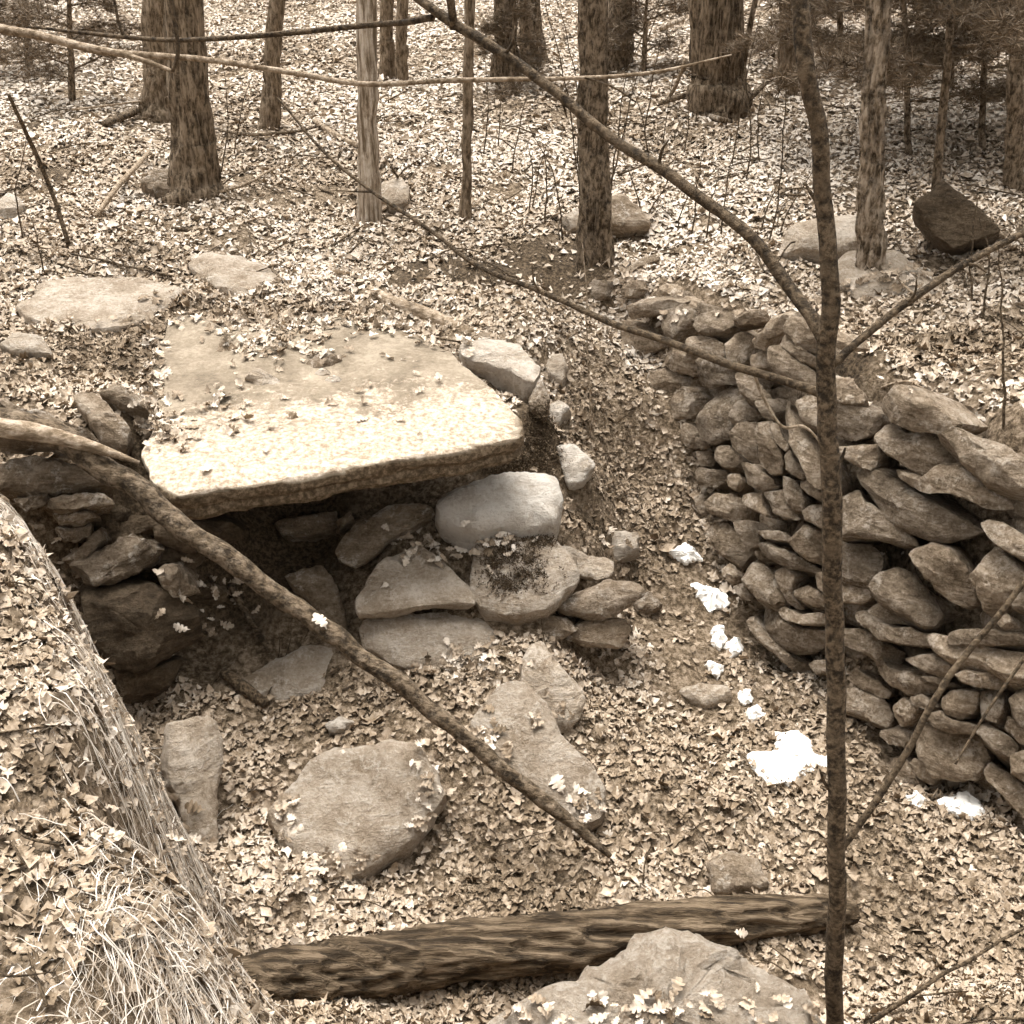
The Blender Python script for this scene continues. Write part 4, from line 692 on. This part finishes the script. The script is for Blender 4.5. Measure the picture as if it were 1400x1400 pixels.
# ---- pines
def pine(label, bx, by, tx, w, height, nb, spread, lo, seed, dens=1.0, name='pine_tree', base=None, tuft=.075):
    base = gpt(bx, by) if base is None else np.asarray(base, float)
    d = np.linalg.norm(base-CAM); rr = np.random.default_rng(seed)
    top = at_y(tx, 0, base[1]) if tx is not None else base+np.array([.05, 0, height])
    dirv = (top-base)/(top[2]-base[2]); base = base-np.array([0, 0, .06]); r = empty(name, base, label, 'pine'); rad = w/2*d/FP
    tube('trunk', [base, base+dirv*.5, base+dirv*height*.5, base+dirv*height], [rad*1.3, rad, rad*.7, .006], 'bark_dark', r, segs_=10, n=6, amp=.1, wob=.02, seed=seed)
    tb = []; C = []; Tn = []
    for k in range(nb):
        f = lo+(1-lo)*(k+rr.uniform(0, .8))/nb; s = base+dirv*height*f; a = rr.uniform(0, 2*np.pi); L = spread*(1.08-f)*rr.uniform(.7, 1.15)
        dd = np.array([math.cos(a), math.sin(a), rr.uniform(.0, .3)]); e = s+dd*L+np.array([0, 0, -.1*L]); mid = s+dd*L*.5+np.array([0, 0, .04*L])
        tb.append(([s, mid, e], [rad*.28+.003, .006, .002]))
        for j in range(int(70*dens*L/.8)+6):
            g = rr.uniform(.22, 1.0); p = (s*(1-g)+e*g) if g > .5 else (s*(1-g)+mid*g); p = s+(mid-s)*min(1, 2*g) + (e-mid)*max(0, 2*g-1)
            sd2 = np.cross(dd, [0, 0, 1.0]); p = p + sd2*rr.normal(0, .16)*L*(1.1-g*.6) + np.array([0, 0, rr.normal(0, .03)])
            m_ = 18; v = rr.normal(0, 1, (m_, 3)); v[:, 2] = v[:, 2]*.6+.25; v += dd*.5; v /= np.linalg.norm(v, axis=1, keepdims=True); ln = rr.uniform(.6, 1.15, (m_, 1))*tuft*1.25
            w_ = np.cross(v, rr.normal(0, 1, (m_, 3))); w_ /= np.linalg.norm(w_, axis=1, keepdims=True); w_ *= .0028
            C.append(np.stack([p+w_, p-w_, p+v*ln], 1).reshape(-1, 3)); Tn.append(np.repeat(np.clip(rr.normal(.45, .25, m_), 0, 1), 3))
    bo = multi('branches', tb, 'bark_dark', r, base, segs_=5, n=3); bo['kind'] = 'stuff'
    C = np.concatenate(C); me = mesh_np('crown', C-base, np.arange(len(C)).reshape(-1, 3), 3, np.concatenate(Tn))
    cr = link('crown', me, M['needle'], r, base); return r
pine('thin dark young pine with drooping boughs at upper right', 1276, 342, 1302, 11, 3.2, 26, 1.15, .30, 11, 1.3)
pine('bushy dark pine behind the flaking trunk', 1245, 215, 1240, 7, 3.4, 40, 1.5, .12, 12, 1.5)
pine('bushy dark pine at the upper right corner', 1345, 205, 1350, 7, 3.8, 44, 1.7, .14, 13, 1.6)
pine('farther dark pine right of the slim far trunk', 1150, 90, 1150, 7, 3.2, 30, 1.4, .12, 14, 1.2)
pine('dark pine rising behind the upper right corner pines', 1300, 120, 1305, 7, 4.5, 46, 2.0, .1, 15, 1.6)
pine('sparse young pine at the upper left corner with thin dark stem', 98, 142, 92, 7, 1.9, 24, .8, .12, 16, .8)
pine('sparse young pine at the left edge behind the long branch', 40, 105, 34, 8, 2.3, 30, 1.0, .10, 17, .9)
pine('low brushy young pine at the foot of the dark far trunks', 700, 128, 702, 6, .9, 16, .7, .1, 18, .7)
pine('low brushy young pine behind the mid trunk', 880, 105, 884, 6, 1.2, 18, .8, .1, 19, .7)
pine('far young pine at top right of the massive ridged trunk', 1110, 45, 1112, 10, 3.0, 30, 1.4, .1, 20, 1.0)

# ------------------------------------------------------------------ leaf litter
ST = np.array([0, .2, .32, .45, .56, .68, .82, 1.0]); SW = np.array([.012, .17, .09, .26, .13, .28, .20, .03]); SF = np.array([0, .03, 0, .04, 0, .03, .02, 0])
OT = np.array([0, .25, .5, .78, 1.0]); OW = np.array([.03, .2, .27, .2, .02]); OF = np.zeros(5)
HT = np.array([0, .14, .20, .27, .34, .42, .50, .57, .65, .73, .80, .9, 1.0]); HW = np.array([.012, .03, .15, .16, .07, .22, .24, .10, .27, .26, .13, .15, .01]); HF = np.array([0, 0, 0, .03, 0, .01, .03, 0, .01, .03, 0, .02, 0])
QT = np.array([0, 1.0]); QW = np.array([.22, .22]); QF = np.zeros(2)
DT = np.array([0, .5, 1.0]); DW = np.array([.06, .33, .05]); DF = np.zeros(3)
FT = np.array([0, .3, .65, 1.0]); FW = np.array([.03, .30, .34, .04]); FF = np.zeros(4)
def in_poly(x, y, poly):
    r = np.zeros(x.shape, bool); n = len(poly); j = n-1
    for i in range(n):
        xi, yi = poly[i]; xj, yj = poly[j]
        c = ((yi > y) != (yj > y)) & (x < (xj-xi)*(y-yi)/(yj-yi+1e-12)+xi); r ^= c; j = i
    return r
def leaves_geo(pos, nrm, L, stations, widths, fwd, rg, curl=1.0):
    fine_ = len(stations) > 11; jl, jh, wz = (.82, 1.15, .03) if fine_ else (.55, 1.3, .075)
    N = len(pos); S = len(stations)
    yaw = rg.uniform(0, 2*np.pi, N); a = np.stack([np.cos(yaw), np.sin(yaw), 0*yaw], -1)
    t1 = a-(a*nrm).sum(-1, keepdims=True)*nrm; t1 /= np.linalg.norm(t1, axis=-1, keepdims=True); t2 = np.cross(nrm, t1)
    wr = rg.uniform(.75, 1.35, (N, 1)); jig = rg.uniform(jl, jh, (N, S, 2))
    x = stations[None]-.5; cb = rg.normal(0, .55, (N, 1))*curl; cup = rg.normal(.25, .55, (N, 1))*curl; tw_ = rg.normal(0, .5, (N, 1))*curl
    mid = np.stack([np.broadcast_to(x, (N, S)), rg.normal(0, .03, (N, 1))*np.sin(x*5), cb*x**2*1.6 + rg.normal(0, .035, (N, S))], -1)
    out = [mid]
    for sgn, q in ((1, 0), (-1, 1)):
        w = widths[None]*wr*jig[..., q]; z = mid[..., 2] + cup*w + tw_*sgn*w*x*1.6 + rg.normal(0, wz, (N, S))*curl
        out.append(np.stack([np.broadcast_to(x+fwd[None], (N, S)), sgn*w, z], -1))
    co = np.stack(out, 1).reshape(N, 3*S, 3)*L[:, None, None]
    wd = pos[:, None] + co[..., :1]*t1[:, None] + co[..., 1:2]*t2[:, None] + co[..., 2:]*nrm[:, None]
    i = np.arange(S-1); f = np.concatenate([np.stack([i, i+1, S+i+1, S+i], -1), np.stack([i+1, i, 2*S+i, 2*S+i+1], -1)])
    fc = (f[None]+(np.arange(N)*3*S)[:, None, None]).reshape(-1, 4)
    return wd.reshape(-1, 3), fc, 3*S
wall_band = np.array([p[:2] for p in RBt]+[p[:2] for p in RT[::-1]])
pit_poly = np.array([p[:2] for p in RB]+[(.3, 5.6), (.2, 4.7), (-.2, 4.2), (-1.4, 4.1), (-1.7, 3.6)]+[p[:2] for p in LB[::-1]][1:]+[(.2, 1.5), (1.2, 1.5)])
def scatter(name, label, n, ymin, ymax, st, lmin, lmax, seed, tilt, hmax, tonefun, margin=1.35):
    rg = np.random.default_rng(seed)
    y = np.sqrt(rg.uniform(ymin**2, ymax**2, n)); x = rg.uniform(-1, 1, n)*(.53*y*margin+.35)
    keep = np.ones(n, bool)
    for poly, pr in FOOT: keep &= ~(in_poly(x, y, poly) & (rg.uniform(0, 1, n) < pr))
    keep &= ~(in_poly(x, y, wall_band) & (rg.uniform(0, 1, n) < .93))
    keep &= rg.uniform(0, 1, n) > soil(x, y)*.93
    q3 = np.stack([x, y, 0*x], -1); keep &= rg.uniform(0, 1, n) > np.clip(fbm(q3*2.6, 91, 3)*2.6-.25, 0, .85)
    x, y = x[keep], y[keep]; nr = slope_n(x, y); k2 = nr[:, 2] > np.where((x < -.2) & (y < 3.0), .05, rg.uniform(.15, .6, len(x))); x, y, nr = x[k2], y[k2], nr[k2]
    n = len(x); z = H(x, y)+rg.uniform(.004, hmax, n)
    nr = nr + rg.normal(0, tilt, (n, 3)); nr[:, 2] = np.abs(nr[:, 2])+.1; nr /= np.linalg.norm(nr, axis=1, keepdims=True)
    L = rg.uniform(lmin, lmax, n)*np.where(rg.uniform(0, 1, n) < .06, 1.55, 1.0)
    wd, fc, per = leaves_geo(np.stack([x, y, z], -1), nr, L, *st, rg)
    tn = np.clip(np.repeat(tonefun(x, y, rg), per)+rg.normal(0, .09, n*per), .02, 1)
    o = link(name, mesh_np(name, wd, fc, 4, tn), M['leaf'], kind='stuff', label=label, category='leaves'); return o
def tone_near(x, y, rg):
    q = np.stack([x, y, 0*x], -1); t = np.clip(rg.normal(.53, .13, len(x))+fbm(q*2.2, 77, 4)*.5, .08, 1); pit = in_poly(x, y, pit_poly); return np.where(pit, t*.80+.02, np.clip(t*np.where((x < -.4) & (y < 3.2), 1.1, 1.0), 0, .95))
def tone_far(x, y, rg):
    q = np.stack([x, y, 0*x], -1); return np.clip(rg.normal(.66, .2, len(x))+fbm(q*.9, 78, 3)*.45, .05, 1)
near_st = (ST, SW, SF); far_st = (FT, FW, FF); oval_st = (OT, OW, OF); dash_st = (DT, DW, DF)
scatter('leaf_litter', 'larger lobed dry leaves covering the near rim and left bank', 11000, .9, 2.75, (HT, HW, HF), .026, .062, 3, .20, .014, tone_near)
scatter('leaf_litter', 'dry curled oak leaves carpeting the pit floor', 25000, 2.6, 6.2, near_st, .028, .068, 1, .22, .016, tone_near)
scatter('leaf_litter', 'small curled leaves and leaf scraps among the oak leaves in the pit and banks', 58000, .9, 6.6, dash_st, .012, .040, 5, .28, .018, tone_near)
scatter('hillside_leaf_litter', 'pale dry leaves covering the ground behind slab and wall', 85000, 5.6, 9, dash_st, .022, .055, 2, .14, .018, tone_far, 1.2)
scatter('hillside_leaf_litter', 'pale dry leaves covering the far rising woodland slope', 210000, 8.6, 18.5, (QT, QW, QF), .025, .06, 6, .11, .02, tone_far, 1.12)

# single leaves that stand out
bpy.context.view_layer.update()
dg = bpy.context.evaluated_depsgraph_get()
def surf(px, py):
    d = V(ray(px, py)); ok, p, n, i, ob, mx = scene.ray_cast(dg, Vector(CAM+d*.9), Vector(d))
    return (np.array(p), np.array(n), ob) if ok else (gpt(px, py), np.array([0, 0, 1.0]), None)
for k, (px, py, L, tn, lab) in enumerate([(438, 850, .075, 1.0, 'bright pale leaf caught on the middle of the fallen pole'), (765, 1072, .085, .9, 'pale spiky leaf on the tapering flat stone'), 
        (880, 1365, .065, .8, 'curled pale leaf low on the leaf strewn boulder'), (1010, 1276, .05, .85, 'small round pale leaf stuck to the rotten log'), (283, 645, .07, .9, 'pale curled leaf at the left front of the roof slab')]):
    p, n, ob = surf(px, py); rg = np.random.default_rng(k+90); n = V(n+np.array([0, 0, .4]))
    wd, fc, per = leaves_geo((p+n*.014)[None], n[None], np.array([L]), HT, HW*1.1, HF, rg, .7)
    link('oak_leaf', mesh_np('oak_leaf', wd-p, fc, 4, np.full(per, tn*.85)), M['leaf'], loc=p, label=lab, category='leaf')
# loose leaves lying on the stones (thin scatter over slab, boulders and wall tops)
rg = np.random.default_rng(33); PP = []; NN = []
def drop(cx, cy, sx, sy, n):
    for _ in range(n):
        px, py = rg.normal(cx, sx), rg.normal(cy, sy)
        if not (-30 < px < 1430 and 0 < py < 1430): continue
        p, nn, ob = surf(px, py)
        if nn[2] > .45 and ob is not None and ob.name.split('.')[0] not in ('trunk', 'branch', 'twig', 'stem', 'fallen_pole', 'rotten_log'): PP.append(p+nn*rg.uniform(.006, .022)); NN.append(nn)
drop(385, 462, 38, 18, 170); drop(232, 582, 16, 16, 60); drop(305, 560, 18, 12, 18); drop(340, 470, 15, 12, 30); drop(900, 1385, 110, 16, 70); drop(650, 900, 30, 14, 45); drop(600, 745, 40, 18, 60); drop(820, 745, 30, 12, 20); drop(450, 560, 90, 40, 22); drop(560, 470, 40, 16, 14)
drop(400, 440, 110, 7, 200); drop(530, 445, 30, 6, 60); drop(208, 500, 8, 40, 120); drop(200, 575, 10, 20, 60); drop(690, 740, 35, 15, 20); drop(490, 1190, 60, 12, 60); drop(590, 1100, 14, 40, 40); drop(390, 1130, 12, 30, 20); drop(800, 1110, 22, 20, 30); drop(660, 1010, 14, 25, 30); drop(590, 920, 50, 8, 40); drop(760, 985, 22, 14, 20); drop(265, 1150, 22, 14, 20); drop(960, 425, 70, 8, 25); drop(1190, 530, 30, 12, 20); drop(300, 820, 30, 30, 40); drop(420, 400, 80, 10, 40); drop(1205, 385, 45, 10, 60); drop(620, 470, 22, 12, 25)
PP = np.array(PP); NN = np.array(NN)+rg.normal(0, .25, (len(PP), 3)); NN /= np.linalg.norm(NN, axis=1, keepdims=True)
wd, fc, per = leaves_geo(PP, NN, rg.uniform(.03, .075, len(PP))*np.clip(np.linalg.norm(PP-CAM, axis=1)/3.8, .6, 1), HT, HW, HF, rg)
link('loose_leaves', mesh_np('loose_leaves', wd, fc, 4, np.repeat(np.clip(rg.normal(.6, .2, len(PP)), .1, 1), per)), M['leaf'], kind='stuff', label='loose dry leaves scattered on the slab and boulders', category='leaves')

# ---- straw grass combed over the edge of the left bank
rg = np.random.default_rng(21); lb = np.array(LB)
def blades(roots, dirs, Ls, wid, seg, sag, tones, name, label, mat='straw', cat='grass', hug=.045):
    n = len(roots); pts_ = [roots]; d = dirs.copy(); p = roots.copy()
    for s in range(seg):
        p = p + d*(Ls/seg)[:, None]; d = d + np.array([0, 0, -sag]) + rg.normal(0, .17, d.shape); d /= np.linalg.norm(d, axis=1, keepdims=True)
        inx = np.isfinite(p[:, 0]); g = H(p[:, 0], p[:, 1]); p = p.copy(); p[:, 2] = np.clip(p[:, 2], g+.012, g+hug); pts_.append(p)
    pa = np.stack(pts_, 1); w = np.cross(dirs, rg.normal(0, 1, dirs.shape)); w /= np.linalg.norm(w, axis=1, keepdims=True)
    tp = np.linspace(1, .25, seg+1)[None, :, None]*wid; co = np.stack([pa+w[:, None]*tp, pa-w[:, None]*tp], 2).reshape(n, -1, 3)
    i = np.arange(seg); f = np.stack([2*i, 2*i+1, 2*i+3, 2*i+2], -1); fc = (f[None]+(np.arange(n)*2*(seg+1))[:, None, None]).reshape(-1, 4)
    link(name, mesh_np(name, co.reshape(-1, 3), fc, 4, np.repeat(tones, 2*(seg+1))), M[mat], kind='stuff', label=label, category=cat)
n = 6500; f = rg.uniform(0.6, 7.4, n); f = f[fbm(np.stack([f*3, 0*f, 0*f], -1), 5, 2) > rg.uniform(-.6, .25, n)]; n = len(f); i = np.clip(f.astype(int)+1, 0, len(lb)-2); a = f-np.floor(f)
base_ = lb[i]*(1-a)[:, None]+lb[i+1]*a[:, None]; tg = lb[i+1]-lb[i]; tg /= np.linalg.norm(tg, axis=1, keepdims=True); outw = np.stack([tg[:, 1], -tg[:, 0], 0*f], -1)
roots = base_ + outw*rg.normal(.05, .09, n)[:, None]; roots[:, 2] = H(roots[:, 0], roots[:, 1])+.004
dirs = outw*rg.normal(.12, .3, n)[:, None] - tg*rg.normal(.4, .95, n)[:, None] + np.array([0, 0, 1])*rg.uniform(-.05, .3, n)[:, None]; dirs /= np.linalg.norm(dirs, axis=1, keepdims=True)
blades(roots, dirs, rg.uniform(.05, .24, n), .0014, 8, .26, np.clip(rg.normal(.72, .22, n), 0, 1), 'dry_grass', 'pale dead grass combed over the edge of the left bank')
n = 500; x = rg.uniform(-2.2, 1.6, n); y = rg.uniform(1.2, 3.2, n); k_ = (x < -.6-.45*(y-1.3)) | ((y < 2.1) & (x > .3)); x, y = x[k_], y[k_]; n = len(x)
roots = np.stack([x, y, H(x, y)], -1); dirs = rg.normal(0, .7, (n, 3)); dirs[:, 2] = np.abs(dirs[:, 2])+.25; dirs /= np.linalg.norm(dirs, axis=1, keepdims=True)
blades(roots, dirs, rg.uniform(.06, .2, n), .0014, 5, .16, np.clip(rg.normal(.6, .25, n), 0, 1), 'dry_grass', 'scattered dead grass blades among leaves on the near rim')

# ---- moss tufts
def moss(name, label, spots, n, h):
    pts_, nn_ = [], []
    for cx, cy, sx, sy in spots:
        for _ in range(n//len(spots)):
            p, nn, ob = surf(rg.normal(cx, sx), rg.normal(cy, sy))
            if ob is not None and ob.name.split('.')[0] in ('ground', 'mossy_boulder', 'leaf_litter', 'loose_leaves', 'rock', 'flat_rock'): pts_.append(p); nn_.append(nn)
    p = np.array(pts_); nn = np.array(nn_); nn[nn[:, 2] < 0] *= -1; m_ = 7
    p = np.repeat(p, m_, 0)+rg.normal(0, .006, (len(p)*m_, 3)); nn = np.repeat(nn, m_, 0)+rg.normal(0, .55, (len(p), 3)); nn /= np.linalg.norm(nn, axis=1, keepdims=True)
    w = np.cross(nn, rg.normal(0, 1, nn.shape)); w /= np.linalg.norm(w, axis=1, keepdims=True); L = rg.uniform(.5, 1.2, (len(p), 1))*h
    co = np.stack([p+w*.0028, p-w*.0028, p+nn*L], 1).reshape(-1, 3)
    link(name, mesh_np(name, co, np.arange(len(co)).reshape(-1, 3), 3, np.repeat(np.clip(rg.normal(.35, .25, len(p)), 0, 1), 3)), M['moss'], kind='stuff', label=label, category='moss')
moss('moss', 'dark moss tufts growing on the boulder below the white boulder', [(690, 752, 11, 12), (715, 765, 16, 12), (722, 790, 15, 9), (690, 800, 13, 8), (735, 740, 14, 6), (672, 770, 8, 10)], 900, .014)
moss('moss', 'dark moss lining the hollow beside the slab corner', [(735, 600, 12, 20), (745, 625, 14, 12), (715, 632, 18, 8), (690, 640, 14, 6), (740, 575, 10, 10)], 1100, .013)
# ---- lichen rosettes on the broad boulder
for k, (px, py, s) in enumerate([(395, 1120, .020), (400, 1137, .027), (411, 1133, .016), (470, 1157, .027), (430, 1172, .018), (492, 1178, .014), (468, 1028, .012)]):
    p, n_, ob = surf(px, py)
    a = np.arange(16)*np.pi/8; u, v = basis(V(n_)); r_ = s*np.random.default_rng(k).uniform(.8, 1.12, 16)
    co = np.concatenate([[n_*.0035], (np.cos(a)*r_*.6)[:, None]*u+(np.sin(a)*r_*.6)[:, None]*v+n_*.003, (np.cos(a)*r_)[:, None]*u+(np.sin(a)*r_)[:, None]*v-n_*.003]); i = np.arange(16); j = (i+1) % 16
    me = mesh_np('lichen_spot', co, [np.stack([0*i, 1+i, 1+j], -1), np.stack([1+i, 17+i, 17+j, 1+j], -1)], 0, None, True)
    o = bpy.data.objects.new('lichen_spot', me); me.materials.append(M['lichen']); COL.objects.link(o); o.parent = rr_; o.location = Vector(p)-rr_.location

# ---- last snow
for lab, pl in [('largest melting snow patch, left of the sapling stem on the pit floor', [(1026,1045),(1040,1028),(1062,1030),(1064,1008),(1085,1003),(1105,1015),(1110,1032),(1133,1030),(1134,1045),(1105,1052),(1085,1065),(1050,1062)]),
        ('flat snow patch near the foot of the wall right of the sapling', [(1280,1098),(1300,1090),(1325,1088),(1348,1106),(1325,1112),(1310,1108)]), ('tiny snow scrap just left of the flat patch by the wall', [(1237,1090),(1250,1086),(1260,1095),(1248,1103)]),
        ('small oval snow patch highest up the passage', [(917,752),(930,746),(950,750),(958,765),(935,768)]), ('slanting snow patch second from the top of the passage', [(948,800),(965,802),(985,812),(992,825),(970,832),(955,815)]),
        ('small snow patch third down the passage', [(975,860),(985,856),(993,872),(985,884),(976,876)]), ('small snow patch beside the third in the passage', [(995,880),(1010,874),(1016,886),(1004,893)]),
        ('thin snow scrap below the pair in the passage', [(968,910),(982,906),(988,916),(980,926)]), ('round snow patch above the largest patch', [(1010,950),(1025,940),(1030,955),(1018,962)]), ('small snow blob just above the largest patch', [(1020,972),(1034,966),(1041,976),(1028,984)])]:
    pl = np.array(pl, float); c = pl.mean(0); p = gpt(c[0], c[1], .024); n_ = slope_n(np.array([p[0]]), np.array([p[1]]), .15)[0]
    stone('snow_patch', pl, p, n_+np.array([0, -.08, 0]), .05, M['snow'], None, dome=.034, pw=1.5, N=64, rough=.012, facets=0, seed=int(c[0]), taper=1.08, freq=22, scale=1.18, label=lab, category='snow')
